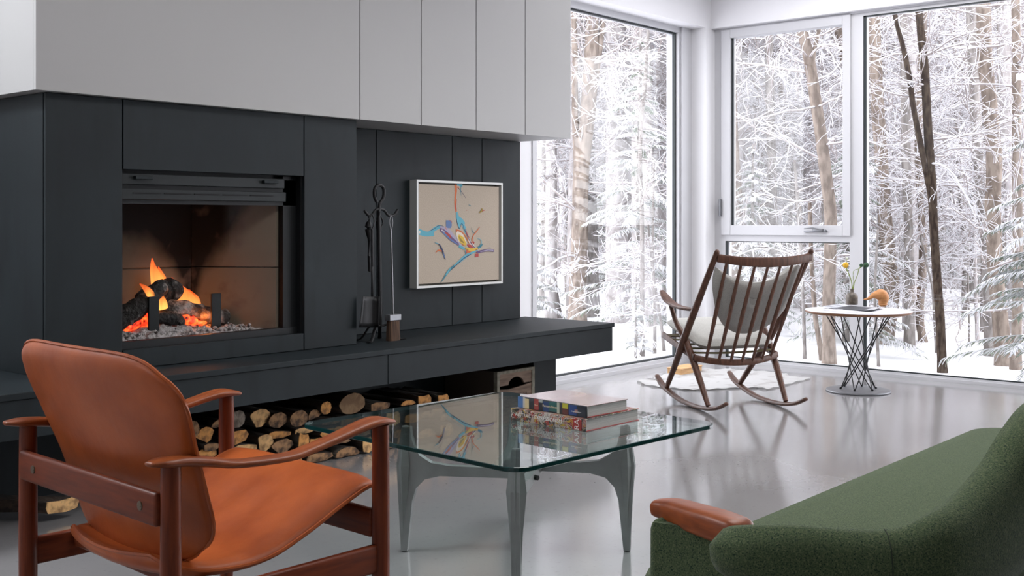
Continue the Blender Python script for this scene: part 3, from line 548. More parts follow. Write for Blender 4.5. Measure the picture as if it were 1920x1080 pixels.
FWD = [(362, 806, 11, 18, 'round', 'brown', 'dark round log end at the left of the stack, beside the chair back', 0),
 (386, 816, 16, 15, 'wedge', 'orange', 'tan split log beside the dark round one at the left', 20),
 (446, 786, 14, 17, 'round', 'grey', 'pale grey round log with a cracked face, right of the far chair post', 0),
 (488, 784, 19, 18, 'wedge', 'pale', 'pale cream split log, pointed at the top, upper row', -10),
 (522, 788, 17, 15, 'round', 'brown', 'tan-brown round log beside the pale pointed one', 0),
 (561, 785, 17, 16, 'round', 'brown', 'dark round log with deep cracks in the middle of the top row', 0),
 (589, 778, 12, 14, 'half', 'brown', 'small brown half log leaning on the cracked dark one', 15),
 (612, 765, 10, 13, 'round', 'orange', 'small orange round branch end on top of the stack', 0),
 (661, 757, 25, 21, 'round', 'rings', 'biggest round log with visible rings on top of the stack', 0),
 (714, 762, 19, 12, 'slab', 'brown', 'flat dark log right of the biggest ringed log', 0),
 (766, 756, 15, 8, 'half', 'orange', 'orange-faced half log between the flat dark log and the right end', 0),
 (797, 751, 14, 11, 'quad', 'orange', 'squarish orange split log, second from the right end', 0),
 (832, 747, 12, 8, 'quad', 'orange', 'last orange split log at the right end', 0),
 (443, 820, 24, 18, 'slab', 'orange', 'broad tan split log directly under the pale grey round one', 20),
 (497, 832, 15, 19, 'wedge', 'pale', 'pale upright split log in the middle of the second row', -25),
 (460, 842, 22, 13, 'slab', 'pale', 'low pale split log just above the leather seat', 0),
 (524, 815, 22, 9, 'slab', 'orange', 'thin tan wedge lying under the tan-brown round log', -10),
 (530, 838, 20, 15, 'wedge', 'brown', 'brown split log in the second row above the wooden armrest', 0),
 (570, 829, 10, 17, 'quad', 'orange', 'narrow upright tan log between brown neighbours', -12),
 (573, 807, 20, 8, 'slab', 'pale', 'thin pale sliver log under the dark cracked log', 0),
 (388, 852, 18, 14, 'slab', 'orange', 'low tan log between chair back and far chair post', 0),
 (594, 832, 13, 12, 'quad', 'orange', 'small tan block partly behind the armrest', 0),
 (618, 815, 18, 12, 'wedge', 'orange', 'tan split log seen through the left tip of the glass table', 0),
 (548, 864, 20, 8, 'slab', 'orange', 'flat tan log low on the floor just behind the armrest', 0),
 (660, 790, 22, 10, 'slab', 'brown', 'flat brown log right under the biggest ringed log', 0),
 (704, 788, 15, 12, 'quad', 'brown', 'brown log under the flat dark log, seen over the glass edge', 0),
 (738, 785, 15, 14, 'quad', 'pale', 'pale upright log seen through the glass tabletop', 0),
 (775, 784, 17, 12, 'slab', 'orange', 'tan log under the orange half log, seen through the glass', 0),
 (640, 826, 18, 12, 'half', 'brown', 'brown half log low in the stack behind the front armrest', 0),
 (600, 858, 26, 11, 'slab', 'brown', 'dark bark-covered log lying on the floor behind the armrest', 0),
 (652, 850, 24, 15, 'half', 'brown', 'thick dark log on the floor left of the front chair post', 0),
 (690, 838, 10, 16, 'quad', 'pale', 'pale narrow log end just left of the front chair post', 0),
 (680, 812, 16, 12, 'half', 'brown', 'brown half log above the pale narrow one', 0),
 (718, 818, 18, 14, 'half', 'brown', 'dark half log seen through the glass beside the front chair post', 0),
 (756, 812, 18, 12, 'slab', 'brown', 'dark flat log low behind the left table leg', 0),
 (800, 778, 14, 10, 'half', 'brown', 'dark half log under the squarish orange log', 0),
 (822, 770, 14, 8, 'slab', 'brown', 'flat dark log at the foot of the right end of the stack', 0),
 (430, 856, 20, 12, 'half', 'brown', 'dark half log just above the far edge of the leather seat', 0),
 (412, 795, 14, 12, 'half', 'brown', 'dark log behind the far chair post', 0),
 (398, 838, 14, 10, 'slab', 'brown', 'dark flat log behind the far chair post, low', 0),
 (622, 790, 18, 9, 'slab', 'brown', 'dark flat log under the small orange branch end', 0),
 (728, 838, 14, 11, 'half', 'brown', 'dark half log on the floor just right of the front chair post', 0),
 (762, 832, 18, 10, 'slab', 'brown', 'flat dark log on the floor behind the left table leg', 0),
 (800, 814, 20, 14, 'half', 'brown', 'thick dark half log on the floor, seen through the reflected painting', 0),
 (838, 808, 14, 12, 'quad', 'brown', 'dark squared log on the floor at the right foot of the stack', 0),
 (838, 782, 13, 11, 'half', 'brown', 'dark half log, middle height at the right end of the stack', 0),
 (640, 805, 14, 8, 'slab', 'orange', 'thin tan log under the flat brown one', 0)]
for i, (px, py, rx, ry, sh, cu, lb, ro) in enumerate(FWD):
    firewood(px, py, rx, ry, sh, cu, lb, y=4.62+.0007*((i*37) % 60), rot=ro, bark='barkg' if i % 3 == 0 else 'bark', tilt=.02*((i % 5)-2))
firewood(118, 948, 26, 13, 'quad', 'pale', 'long pale split log lying on the floor beyond the left rear chair post', y=4.60, ln=.42, rot=0, tilt=-.28)

# ------------------------------------------------------------------ wooden crate under the bench
M['crate'] = mat('weathered_crate_wood', (.24, .165, .12), .85, noise=((6, 60, 50), (.13, .085, .06), .4, .65, 4), bump=((8, 90, 90), .3, .003))
M['crateshade'] = mat('shaded_crate_side', (.05, .035, .026), .9); M['crateedge'] = mat('grey_crate_edge', (.25, .235, .185), .85, noise=((30, 30, 30), (.16, .14, .10), .4, .65, 4))  # side boards: shade under the bench put into the colour
c0, c1, yt, zt = 5.245, 5.612, 4.60, .345
cr_ = thing('wooden_crate', 'old wooden crate with a cut-out hand hole, standing under the bench beside the steel support', 'crate', ((c0+c1)/2, yt, 0))
def xz(px, py): p = at(px, py, y=yt); return p[0], p[2]
n = 18; hc = ((c0+c1)/2+.005, .262)
outer = [(c0+.022, .012), (c1-.022, .012), (c1-.022, zt-.02), (c0+.022, zt-.02)]
# front board with the hand hole cut through: two half boards around the hole
m = MB(); hw, hh = .075, .035
prof_hole = [(hc[0]-hw, hc[1]-.01)]+[(hc[0]+hw*math.cos(a), hc[1]-.01+hh*1.3*math.sin(a)) for a in np.linspace(math.pi*.97, .03*math.pi, 13)]+[(hc[0]+hw, hc[1]-.01)]
up = [(c0+.022, hc[1]-.01)]+prof_hole+[(c1-.022, hc[1]-.01), (c1-.022, zt-.015), (c0+.022, zt-.015)]
m.prism([(x, yt+.006, z) for x, z in up], (0, .014, 0)); lo = [(c0+.022, .012), (c1-.022, .012), (c1-.022, hc[1]-.014), (hc[0]+hw, hc[1]-.026), (hc[0]-hw, hc[1]-.038), (c0+.022, hc[1]-.030)]
m.prism([(x, yt+.006, z) for x, z in lo], (0, .014, 0)); sub(m, 'front_board', M['crate'], cr_, smooth=False)
m = MB().box((c0, yt, 0), (c0+.024, yt+.03, zt)).box((c1-.024, yt, 0), (c1, yt+.03, zt)).box((c0+.024, yt, zt-.018), (c1-.024, yt+.026, zt)).box((c0+.024, yt, 0), (c1-.024, yt+.02, .014)); sub(m, 'edge_frame', M['crateedge'], cr_, smooth=False)
m = MB().box((c0, yt+.03, 0), (c0+.014, yt+.45, zt)).box((c1-.014, yt+.03, 0), (c1, yt+.45, zt)).box((c0+.014, yt+.436, 0), (c1-.014, yt+.45, zt)).box((c0+.014, yt+.026, 0), (c1-.014, yt+.436, .012)); sub(m, 'side_boards', M['crateshade'], cr_, smooth=False)
m = MB()
for i in range(14):
    if i in (3, 8): continue
    x = c0+.10+i*.0145; m.box((x, yt+.0052, .19-.028), (x+.006, yt+.0058, .19)); m.box((x, yt+.0052, .19-(.028 if i % 2 else .004)), (x+.010, yt+.0058, .186-(.024 if i % 2 else 0)))
M['stencil'] = mat('faded_stencil_ink', (.07, .045, .035), .9); sub(m, 'stencil_marks', M['stencil'], cr_, smooth=False)

# ------------------------------------------------------------------ furniture
class Loc:
    """local frame of a piece of furniture: x to its right, y forward"""
    def __init__(s, o, deg): a = math.radians(deg); s.o = np.array([o[0], o[1], 0.]); s.F = np.array([math.cos(a), math.sin(a), 0]); s.R = np.array([s.F[1], -s.F[0], 0]); s.rz = a-math.pi/2
    def to(s, w): d = np.array(w)-s.o; return np.array([d@s.R, d@s.F, d[2]])
    def wd(s, l): return s.o+s.R*l[0]+s.F*l[1]+UP*l[2]
    def plane(s, px, py, p0, n):
        P0 = s.wd(p0); N = s.R*n[0]+s.F*n[1]+UP*n[2]; r = ray(px, py); return s.to(CAMP+r*(((P0-CAMP)@N)/(r@N)))

# leather armchair
A = Loc((1.97, 2.93), -2.35)
ac = thing('leather_armchair', 'cognac leather lounge armchair with a teak frame and curved paddle arms, seen from behind', 'armchair', (1.97, 2.93, 0), A.rz)
def shell(name, f, nu, nv, th, mt, root, flip=False, piping=None):
    """f(u,v) -> point, u in [-1,1], v in [0,1]; gives a padded sheet of thickness th with rounded rim"""
    U = np.linspace(-1, 1, nu); V = np.linspace(0, 1, nv); P_ = np.array([[f(u, v) for u in U] for v in V])
    du = np.gradient(P_, axis=1); dv = np.gradient(P_, axis=0); N = np.cross(du, dv); N /= np.linalg.norm(N, axis=2)[:, :, None]+1e-9
    if flip: N = -N
    eu = (1-np.abs(U)**8)[None, :]; ev = (1-np.abs(2*V-1)**10)[:, None]; T = th*np.sqrt(np.clip(eu*ev, 0.02, 1))[:, :, None]
    a = P_+N*T/2; b = P_-N*T/2; m = MB(); o = nu*nv
    vs = [tuple(p) for r in a for p in r]+[tuple(p) for r in b for p in r]; fs = []
    for i in range(nv-1):
        for j in range(nu-1):
            q = (i*nu+j, i*nu+j+1, (i+1)*nu+j+1, (i+1)*nu+j); fs += [q, tuple(o+x for x in q[::-1])]
    rim = [j for j in range(nu)]+[i*nu+nu-1 for i in range(1, nv)]+[(nv-1)*nu+j for j in range(nu-2, -1, -1)]+[i*nu for i in range(nv-2, 0, -1)]
    for k in range(len(rim)): x, y = rim[k], rim[(k+1) % len(rim)]; fs.append((y, x, x+o, y+o))
    m.add(vs, fs); ob = m.build(name, mt, root, angle=80)
    if piping:
        rp = [P_[i//nu][i % nu] for i in rim]; m2 = MB(); m2.sweep(rp+[rp[0]], piping, 6); m2.build('piping', mt, ob)
    return ob
def interp(x, xs, ys): return float(np.interp(x, xs, ys))
def smooth_interp(t, xs, ys):
    # cubic (Catmull) interpolation through the table
    i = max(0, min(len(xs)-2, int(np.searchsorted(xs, t)-1))); k = (t-xs[i])/(xs[i+1]-xs[i]); g = lambda j: ys[max(0, min(len(ys)-1, j))]
    a, b, c, d = g(i-1), g(i), g(i+1), g(i+2); return .5*((2*b)+(-a+c)*k+(2*a-5*b+4*c-d)*k*k+(-a+3*b-3*c+d)*k**3)
def back_f(u, v):
    # v 0 bottom .. 1 top
    s_ = 2*v-1; xh = u*math.sqrt(1-.62*abs(s_)**6/2); sh = s_*math.sqrt(1-.62*abs(u)**6/2); w2 = (sh+1)/2
    zs = [0, .15, .35, .60, .85, 1.0]; hw = [.400, .402, .405, .432, .470, .488]; yy = [-.185, -.197, -.232, -.285, -.335, -.357]
    return (xh*smooth_interp(w2, zs, hw), smooth_interp(w2, zs, yy)-.055*(1-xh*xh)+.01,   .345+.59*w2-.01*(1-u*u)*(v < .05))
bk = shell('backrest', back_f, 33, 31, .034, M['leather'], ac, piping=.0055)
def seat_f(u, v):
    # v 0 rear .. 1 front
    vs = [0, .06, .2, .42, .62, .8, .93, 1.0]; yy = [-.285, -.255, -.17, -.02, .12, .25, .345, .385]; zz = [.378, .355, .338, .345, .392, .452, .488, .484]
    hw = [.22, .285, .345, .375, .378, .380, .380, .376]
    y = smooth_interp(v, vs, yy); z = smooth_interp(v, vs, zz); x = u*smooth_interp(v, vs, hw)
    z += -.022*(1-u*u)*(1-abs(v-.35)) - .008*abs(u)**5*(.3+v)
    z += .0035*math.sin(x*40+y*10)*math.exp(-((v-.55)/.25)**2)*(1-abs(u))*(1 if u > -.7 else 0)
    return (x, y-.03*(1-u*u)*(1-v)*(v < .3)+.015*(1-u*u)*v, z)
shell('seat', seat_f, 35, 33, .05, M['leather'], ac, piping=.006)
for sx in (1, -1):
    for sy, zt in ((-.336, .664), (.365, .668)):
        m = MB(); m.sweep([(sx*.415, sy, 0), (sx*.415, sy, .2), (sx*.415, sy, .45), (sx*.415, sy, zt)], [.021, .027, .027, .0255], 18, up=(0, 1, 0), res=3); m.build('leg', M['teak'], ac)
    m = MB(); pth = [(sx*.425, -.40, .671), (sx*.420, -.36, .669), (sx*.416, -.30, .664), (sx*.418, -.23, .650), (sx*.422, -.14, .632), (sx*.424, .014, .626), (sx*.42, .10, .636), (sx*.418, .20, .655), (sx*.414, .29, .674), (sx*.412, .35, .681), (sx*.41, .405, .674)]
    m.sweep(pth, [(.020, .007), (.036, .013), (.034, .015), (.026, .014), (.027, .012), (.030, .012), (.030, .013), (.031, .014), (.036, .015), (.038, .014), (.028, .008)], 18, res=5, cap='round', sup=2.3); m.build('armrest', M['teaklight'], ac)
    m = MB(); m.box((sx*.415-.013, -.32, .228), (sx*.415+.013, .35, .312), bev=.008, seg=3); m.build('side_rail', M['teaky'], ac)
m = MB(); m.box((-.40, -.372, .500), (.40, -.346, .588), bev=.010, seg=3); br = m.build('back_rail', M['teakx'], ac)
for x in (-.30, .325):
    m = MB(); m.lathe([(.0005, -.003), (.012, -.0025), (.0125, 0), (.0125, .004)], (0, 0, 0), 20); m.v = [(a+x, b_-.372, c+.545) for a, c, b_ in m.v]; m.box((x-.009, -.3755, .5435), (x+.009, -.3745, .5465)); m.build('bolt', M['bolt'], br)
m = MB(); m.box((-.40, .336, .330), (.40, .362, .415), bev=.008, seg=3); m.build('front_rail', M['teakx'], ac)
m = MB(); m.box((-.40, -.20, .262), (.40, -.175, .318), bev=.008, seg=3); m.build('rear_rail', M['teakx'], ac)
for x in (-.21, .21):
    m = MB(); m.sweep([(x, -.24, .335), (x, -.05, .31), (x, .15, .36), (x, .33, .42)], (.014, .011), 10, res=4); m.build('seat_bearer', M['teak'], ac)

# rocking chair
B = Loc((6.913, 3.856), 59.55)
rc = thing('rocking_chair', 'dark walnut spindle-back rocking chair with grey wool cushions, facing the corner windows', 'rocking chair', (6.913, 3.856, 0), B.rz)
for s in (-1, 1):
    m = MB(); m.sweep([(s*.301, .63, .148), (s*.301, .55, .098), (s*.301, .44, .062), (s*.301, .27, .026), (s*.301, .08, .015), (s*.301, -.10, .022), (s*.301, -.25, .048), (s*.301, -.375, .095)], [(.020, .011), (.026, .013), (.026, .0135), (.025, .0135), (.024, .0135), (.023, .0135), (.021, .013), (.016, .012)], 14, res=5, cap='round', sup=2.5); m.build('rocker', M['walnut'], rc)
    m = MB(); m.sweep([(s*.357, -.352, 1.082), (s*.353, -.17, .85), (s*.345, .122, .476), (s*.320, .30, .28), (s*.301, .475, .085)], [.019, .023, .026, .023, .017], 16, up=(1, 0, 0), res=5, cap='round'); m.build('back_post', M['walnut'], rc)
    m = MB(); m.sweep([(s*.350, .325, .700), (s*.340, .25, .57), (s*.325, .14, .455), (s*.312, -.02, .23), (s*.301, -.135, .045)], [.015, .018, .024, .023, .017], 14, up=(1, 0, 0), res=5); m.build('rear_leg', M['walnut'], rc)
    m = MB(); m.sweep([(s*.352, -.04, .684), (s*.357, .08, .684), (s*.362, .20, .692), (s*.366, .30, .716), (s*.368, .37, .752), (s*.368, .415, .785)], [(.012, .012), (.030, .013), (.038, .013), (.039, .012), (.034, .011), (.018, .008)], 16, res=6, cap='round', sup=2.4); m.build('armrest', M['walnut'], rc)
    m = MB(); m.sweep([(s*.315, .50, .462), (s*.318, .26, .405), (s*.318, .02, .352)], (.013, .022), 10, res=4, sup=3); m.build('side_rail', M['walnut'], rc)
m = MB(); xs = np.linspace(-1, 1, 9)
m.sweep([(x*.352, -.352-.045*(1-x*x), 1.044-.030*(1-x*x)) for x in xs], [(.013, .034-.006*abs(x)) for x in xs], 14, res=3, sup=3); m.build('top_rail', M['walnut'], rc)
m = MB(); m.sweep([(x*.325, .015-.07*(1-x*x), .350-.035*(1-x*x)) for x in xs], [(.013, .022)]*9, 12, res=3, sup=3); m.build('rear_rail', M['walnut'], rc)
m = MB(); m.sweep([(-.31, .49, .455), (.31, .49, .455)], (.012, .024), 12, sup=3); m.build('front_rail', M['walnut'], rc)
for i in range(7):
    u = (i-3)/3; a = (u*.292, -.352-.045*(1-(u*.83)**2), 1.03-.030*(1-(u*.83)**2)); b = (u*.252, .015-.07*(1-(u*.78)**2), .345-.035*(1-(u*.78)**2)); mid = tuple((p+q)/2 for p, q in zip(a, b))
    m = MB(); m.sweep([a, mid, b], [(.009, .010), (.0135, .015), (.009, .010)], 10, up=(1, 0, 0), res=5); m.build('spindle', M['walnut'], rc)
z7 = lambda x, y: (1180+x/3.178, 440+y/3.178)
def pillow(name, outline, nrm, th, mt, root, k=9, edge=.25):
    O = np.array(outline); c = O.mean(0); nrm = np.array(nrm, float); nrm /= np.linalg.norm(nrm); n = len(O); m = MB(); rings = []
    for side in (1, -1):
        for q in range(k):
            s_ = 1-q/k if side == 1 else (q+1)/k
            h = (1-s_**4)**.5 if s_ < 1 else 0
            rings.append([tuple(c+(p-c)*s_+nrm*side*(th/2)*(edge+(1-edge)*h if s_ < 1 else 0)) for p in O])
    m.grid(rings, close=True); m.add(rings[k-1], [tuple(range(n))]); m.add(rings[k], [tuple(range(n))[::-1]])
    return m.build(name, mt, root, angle=180)
p0, nn = (0, .055, .36), (0, 1.0, .565)
ol = [(510, 190), (560, 222), (620, 255), (690, 277), (750, 285), (820, 276), (880, 255), (950, 215), (1012, 178), (1012, 240), (985, 330), (940, 420), (890, 490), (830, 540), (770, 570), (720, 586), (670, 590), (620, 580), (575, 552), (545, 520), (520, 465), (505, 400), (495, 320), (497, 250)]
ol = resample([B.plane(*z7(*q), p0, nn) for q in ol]+[B.plane(*z7(510, 190), p0, nn)], 3)[:-1]
pillow('back_cushion', ol, (0, 1, .565), .075, M['grey_wool'], rc)
def rrect(hx, y0, y1, r, n=6):
    pts = []
    for cx, cy, a0 in ((hx-r, y1-r, 0), (-hx+r, y1-r, 90), (-hx+r, y0+r, 180), (hx-r, y0+r, 270)):
        for t in range(n+1): a = math.radians(a0+90*t/n); pts.append((cx+r*math.cos(a), cy+r*math.sin(a)))
    return pts
so = [(x*(1+.05*(y-.2)), y, .428+(y-.02)*.235+.012*(abs(x)/.28)**2) for x, y in rrect(.298, -.015, .53, .07)]
pillow('seat_cushion', so, (0, -.23, 1), .085, M['grey_wool'], rc, edge=.45)
M['webbing'] = mat('olive_webbing', (.16, .13, .055), .7)
m = MB()
for k in range(5):
    y = .05+k*.10; m.sweep([(-.30, y, .372+y*.2), (-.15, y-.012, .365+y*.2), (0, y, .362+y*.2), (.15, y-.012, .365+y*.2), (.30, y, .372+y*.2)], (.036, .006), 6, res=3)
m.build('seat_webbing', M['webbing'], rc)

# coffee table
ct = thing('coffee_table', 'low glass coffee table on a faceted cast aluminium base, carrying the two art books', 'coffee table', (3.30, 2.835, 0), math.radians(-3.5))
base = bpy.data.objects.new('table_base', None); base.empty_display_size = .1
def gp(hx, hy, r, n=7):
    pts = []
    for sx_, sy_, a0 in ((1, 1, 0), (-1, 1, 90), (-1, -1, 180), (1, -1, 270)):
        for t in range(n+1): a = math.radians(a0+90*t/n); pts.append((sx_*(hx-r)+r*math.cos(a), sy_*(hy-r)+r*math.sin(a)))
    return pts
o_ = gp(.572, .590, .075); n = len(o_); m = MB(); z0, z1, bv = .4851, .501, .002
R_ = [[(x*(1-bv/.57), y*(1-bv/.59), z0) for x, y in o_], [(x, y, z0+bv) for x, y in o_], [(x, y, z1-bv) for x, y in o_], [(x*(1-bv/.57), y*(1-bv/.59), z1) for x, y in o_]]
for r in R_: m.v += r
for k in range(3):
    for j in range(n): m.f.append((k*n+j, k*n+(j+1) % n, (k+1)*n+(j+1) % n, (k+1)*n+j)); m.m.append(1)
m.f += [tuple(range(n))[::-1], tuple(3*n+j for j in range(n))]; m.m += [0, 0]
m.build('glass_top', [M['clearglass'], M['glassedge']], ct, smooth=False)
LEG = [(-.305, .325), (-.325, -.315), (.315, -.325), (.325, .310)]; LC = (.035, -.01)
for lx, ly in LEG:
    px_, py_ = lx+LC[0]-.01, ly+LC[1]; d = np.array([LC[0]-px_, LC[1]-py_]); Lr = np.linalg.norm(d); d /= Lr; rt = np.array([d[1], -d[0]]); tgt = np.array(LC)+rt*.075; d = tgt-np.array([px_, py_]); Lr = np.linalg.norm(d); d /= Lr; rt = np.array([d[1], -d[0]])
    prof = [(.006, .004), (.030, .004), (.040, .10), (.050, .20), (.066, .25), (.10, .285), (.16, .300), (Lr+.055, .302), (Lr+.055, .338), (.20, .340), (.125, .350), (.08, .376), (.058, .41), (.046, .45), (.042, .485), (.008, .485), (-.012, .34)]
    pt = lambda r, z, s_: (px_+d[0]*r+rt[0]*s_, py_+d[1]*r+rt[1]*s_, z)
    m = MB(); h = .016; m.prism([pt(r, z, -h) for r, z in prof], (rt[0]*2*h, rt[1]*2*h, 0))
    # faceted outer blade: widest where the cross arm meets
    sec = [(.004, .012, .004, .026), (.20, .024, -.004, .030), (.335, .037, -.016, .040), (.487, .017, .006, .030)]
    G = [[pt(r0, z, 0), pt((r0+r1)/2, z, w_), pt(r1, z, w_*.6), pt(r1, z, -w_*.6), pt((r0+r1)/2, z, -w_)] for z, w_, r0, r1 in sec]
    m.grid(G, close=True); m.add(G[0], [(0, 1, 2, 3, 4)]); m.add(G[-1], [(4, 3, 2, 1, 0)])
    lg = m.build('leg', M['alu'], ct, smooth=False)
    m = MB(); m.lathe([(.011, 0), (.012, .001), (.012, .005), (.011, .006)], pt(.017, 0, 0), 14); m.build('foot_pad', M['black'], lg)
m = MB(); m.lathe([(.009, -.012), (.010, 0), (.010, .012)], (0, 0, 0), 14); m.v = [(x-.02, z_-.16, y+.318) for x, y, z_ in m.v]; m.build('bolt', M['black'], ct)

# books on the glass
def text_mesh(txt, size, name, mt, parent, Mx):
    cu = bpy.data.curves.new(name, 'FONT'); cu.body = txt; cu.size = size; cu.extrude = .0002; cu.align_x = 'CENTER'; cu.align_y = 'CENTER'
    t = bpy.data.objects.new(name+'_tmp', cu); COL.objects.link(t); bpy.context.view_layer.update()
    me = bpy.data.meshes.new_from_object(t.evaluated_get(bpy.context.evaluated_depsgraph_get())); bpy.data.objects.remove(t)
    me.transform(Mx); me.materials.clear(); me.materials.append(mt); o = bpy.data.objects.new(name, me); COL.objects.link(o); o.parent = parent; return o
SP = lambda y, z, x=-.0025, up=False: Matrix.Translation((x, y, z)) @ (Matrix(((0, 0, -1, 0), (-1, 0, 0, 0), (0, 1, 0, 0), (0, 0, 0, 1))) if not up else Matrix(((0, 0, -1, 0), (0, 1, 0, 0), (1, 0, 0, 0), (0, 0, 0, 1))))
M['white_ink'] = mat('white_print', (.75, .74, .70), .5); M['pages'] = mat('book_pages', (.55, .54, .51), .9, noise=((2, 2, 900), (.38, .37, .35), .4, .6, 2))
def book(name, label, loc, rz, wx, wy, th, cover, back, bandcols, seed, board):
    r = thing(name, label, 'book', loc, math.radians(rz), 'art books stacked on the glass coffee table')
    MB().box((.006, -wy/2+.004, .003), (wx-.005, wy/2-.004, th-.003)).build('pages', M['pages'], r, smooth=False)
    MB().box((0, -wy/2, th-.003), (wx, wy/2, th), bev=.001, seg=1).build('front_cover', cover, r, smooth=False)
    MB().box((0, -wy/2, 0), (wx, wy/2, .003), bev=.001, seg=1).build('back_cover', back, r, smooth=False)
    sp_ = MB().box((-.002, -wy/2, 0), (.006, wy/2, th), bev=.002).build('spine', board, r)
    return r, sp_
M['gloss'] = mat('glossy_pale_cover', (.34, .27, .26), .12, 0, .6, noise=((3, 8, 1), (.24, .17, .17), .3, .7, 3)); M['redboard'] = mat('red_board', (.26, .015, .012), .5)
ab = bpy.data.materials.new('collage_cover'); ab.use_nodes = True; nt = ab.node_tree; p = nt.nodes['Principled BSDF']; p.inputs['Roughness'].default_value = .35
tc = nt.nodes.new('ShaderNodeTexCoord'); nz = nt.nodes.new('ShaderNodeTexNoise'); nz.inputs['Scale'].default_value = 30; nz.inputs['Detail'].default_value = 3; nz.inputs['Distortion'].default_value = 2; nlink(nt, tc.outputs['Object'], nz.inputs[0])
vo = nt.nodes.new('ShaderNodeTexVoronoi'); vo.inputs['Scale'].default_value = 75; mxv = nt.nodes.new('ShaderNodeMix'); mxv.data_type = 'VECTOR'; mxv.inputs[0].default_value = .08; nlink(nt, tc.outputs['Object'], mxv.inputs[4]); nlink(nt, nz.outputs['Color'], mxv.inputs[5]); nlink(nt, mxv.outputs[1], vo.inputs[0])
sc_ = nt.nodes.new('ShaderNodeSeparateColor'); nlink(nt, vo.outputs['Color'], sc_.inputs[0]); cr = nt.nodes.new('ShaderNodeValToRGB'); cr.color_ramp.interpolation = 'CONSTANT'; e = cr.color_ramp.elements
cols = [(.012, .012, .012), (.36, .30, .24), (.30, .03, .02), (.42, .28, .03), (.38, .34, .30), (.05, .035, .03), (.28, .14, .13), (.08, .10, .08), (.46, .42, .38), (.02, .02, .02)]
e[0].color = (*cols[0], 1); e[1].position = .1; e[1].color = (*cols[1], 1)
for i in range(2, 10): q = e.new(i/10); q.color = (*cols[i], 1)
nlink(nt, sc_.outputs[0], cr.inputs[0]); nlink(nt, cr.outputs[0], p.inputs['Base Color']); M['collage'] = ab
b1, sp1 = book('art_book', 'thick art book with a collage-print spine and red boards, under the other book', (3.345, 2.680, .5015), -2, .335, .375, .047, M['collage'], M['redboard'], None, 1, M['collage'])
MB().box((-.0035, -.170, .004), (-.0015, -.128, .043)).build('red_label', M['redboard'], sp1, smooth=False)
text_mesh('ABSTRACT EXPRESSIONISM', .0195, 'title', M['white_ink'], sp1, SP(.045, .026, -.0026)); text_mesh('RA', .032, 'initials', M['white_ink'], sp1, SP(-.149, .0235, -.0038, up=True))
b2, sp2 = book('art_book', 'glossy pale-topped art book with a colour-block spine, on top of the collage book', (3.372, 2.680, .5490), -4, .245, .355, .044, M['gloss'], M['redboard'], None, 2, mat('dark_spine', (.03, .035, .04), .4))
blk = [('sky', (.07, .16, .35), .178, .150, 0, 1), ('palegrey', (.45, .45, .44), .150, .138, 0, 1), ('cream', (.60, .50, .28), .140, .118, .0, .9), ('brickred', (.32, .06, .05), .090, .066, 0, 1), ('paleg', (.35, .38, .35), .066, .045, .75, 1),
       ('navy', (.02, .05, .14), .042, .012, 0, .9), ('teal', (.02, .10, .09), .012, -.03, .1, .95), ('sage', (.35, .38, .30), -.03, -.043, 0, 1), ('yellowg', (.42, .40, .03), -.058, -.086, .55, 1), ('maroon', (.10, .03, .025), -.058, -.088, 0, .55), ('royal', (.02, .05, .17), -.09, -.13, .05, .95), ('blush', (.32, .16, .14), -.120, -.135, .3, .6), ('ink', (.015, .02, .03), -.135, -.176, 0, 1)]
for i, (nm, c, ya, yb_, za, zb) in enumerate(blk): MB().box((-.0030-.00002*i, yb_, .001+za*.042), (-.0015, ya, .001+zb*.042)).build('colour_block', mat('print_'+nm, c, .4), sp2, smooth=False)
M['cream_ink'] = mat('cream_print', (.72, .62, .42), .5); text_mesh('Painters Eleven', .0125, 'title', M['cream_ink'], sp2, SP(.006, .022, -.0035)); text_mesh('Douglas & McIntyre', .0062, 'publisher', M['white_ink'], sp2, SP(-.128, .018, -.0036)); text_mesh('Nowell', .0062, 'author', M['cream_ink'], sp2, SP(.078, .020, -.0036))

# side table by the window
tb = thing('side_table', 'round white side table on a twisted black wire base, standing by the window', 'side table', (8.15, 3.52, 0))
m = MB(); m.lathe([(.001, .6135), (.386, .6135), (.390, .6125), (.390, .6105), (.389, .610)], seg=64); m.build('table_top', M['white_top'], tb, angle=30)
m = MB(); m.lathe([(.389, .6105), (.390, .606), (.385, .596), (.365, .5885), (.001, .5885)], seg=64); m.build('top_edge', M['ply'], tb, angle=60)
m = MB(); m.lathe([(.001, 0), (.232, 0), (.237, .006), (.235, .013), (.22, .017), (.10, .021), (.001, .0215)], seg=56); m.build('base', M['handle'], tb)
for i in range(6):
    for s in (-1, 1):
        a = math.radians(i*60+12); b = a+s*math.radians(135); m = MB()
        m.sweep([(.135*math.cos(a), .135*math.sin(a), .016), (.243*math.cos(b), .243*math.sin(b), .589)], .0042, 8, up=(1, .3, 0)); m.ball((.135*math.cos(a), .135*math.sin(a), .024), .009, 8, n=6); m.build('wire_rod', M['wire'], tb)

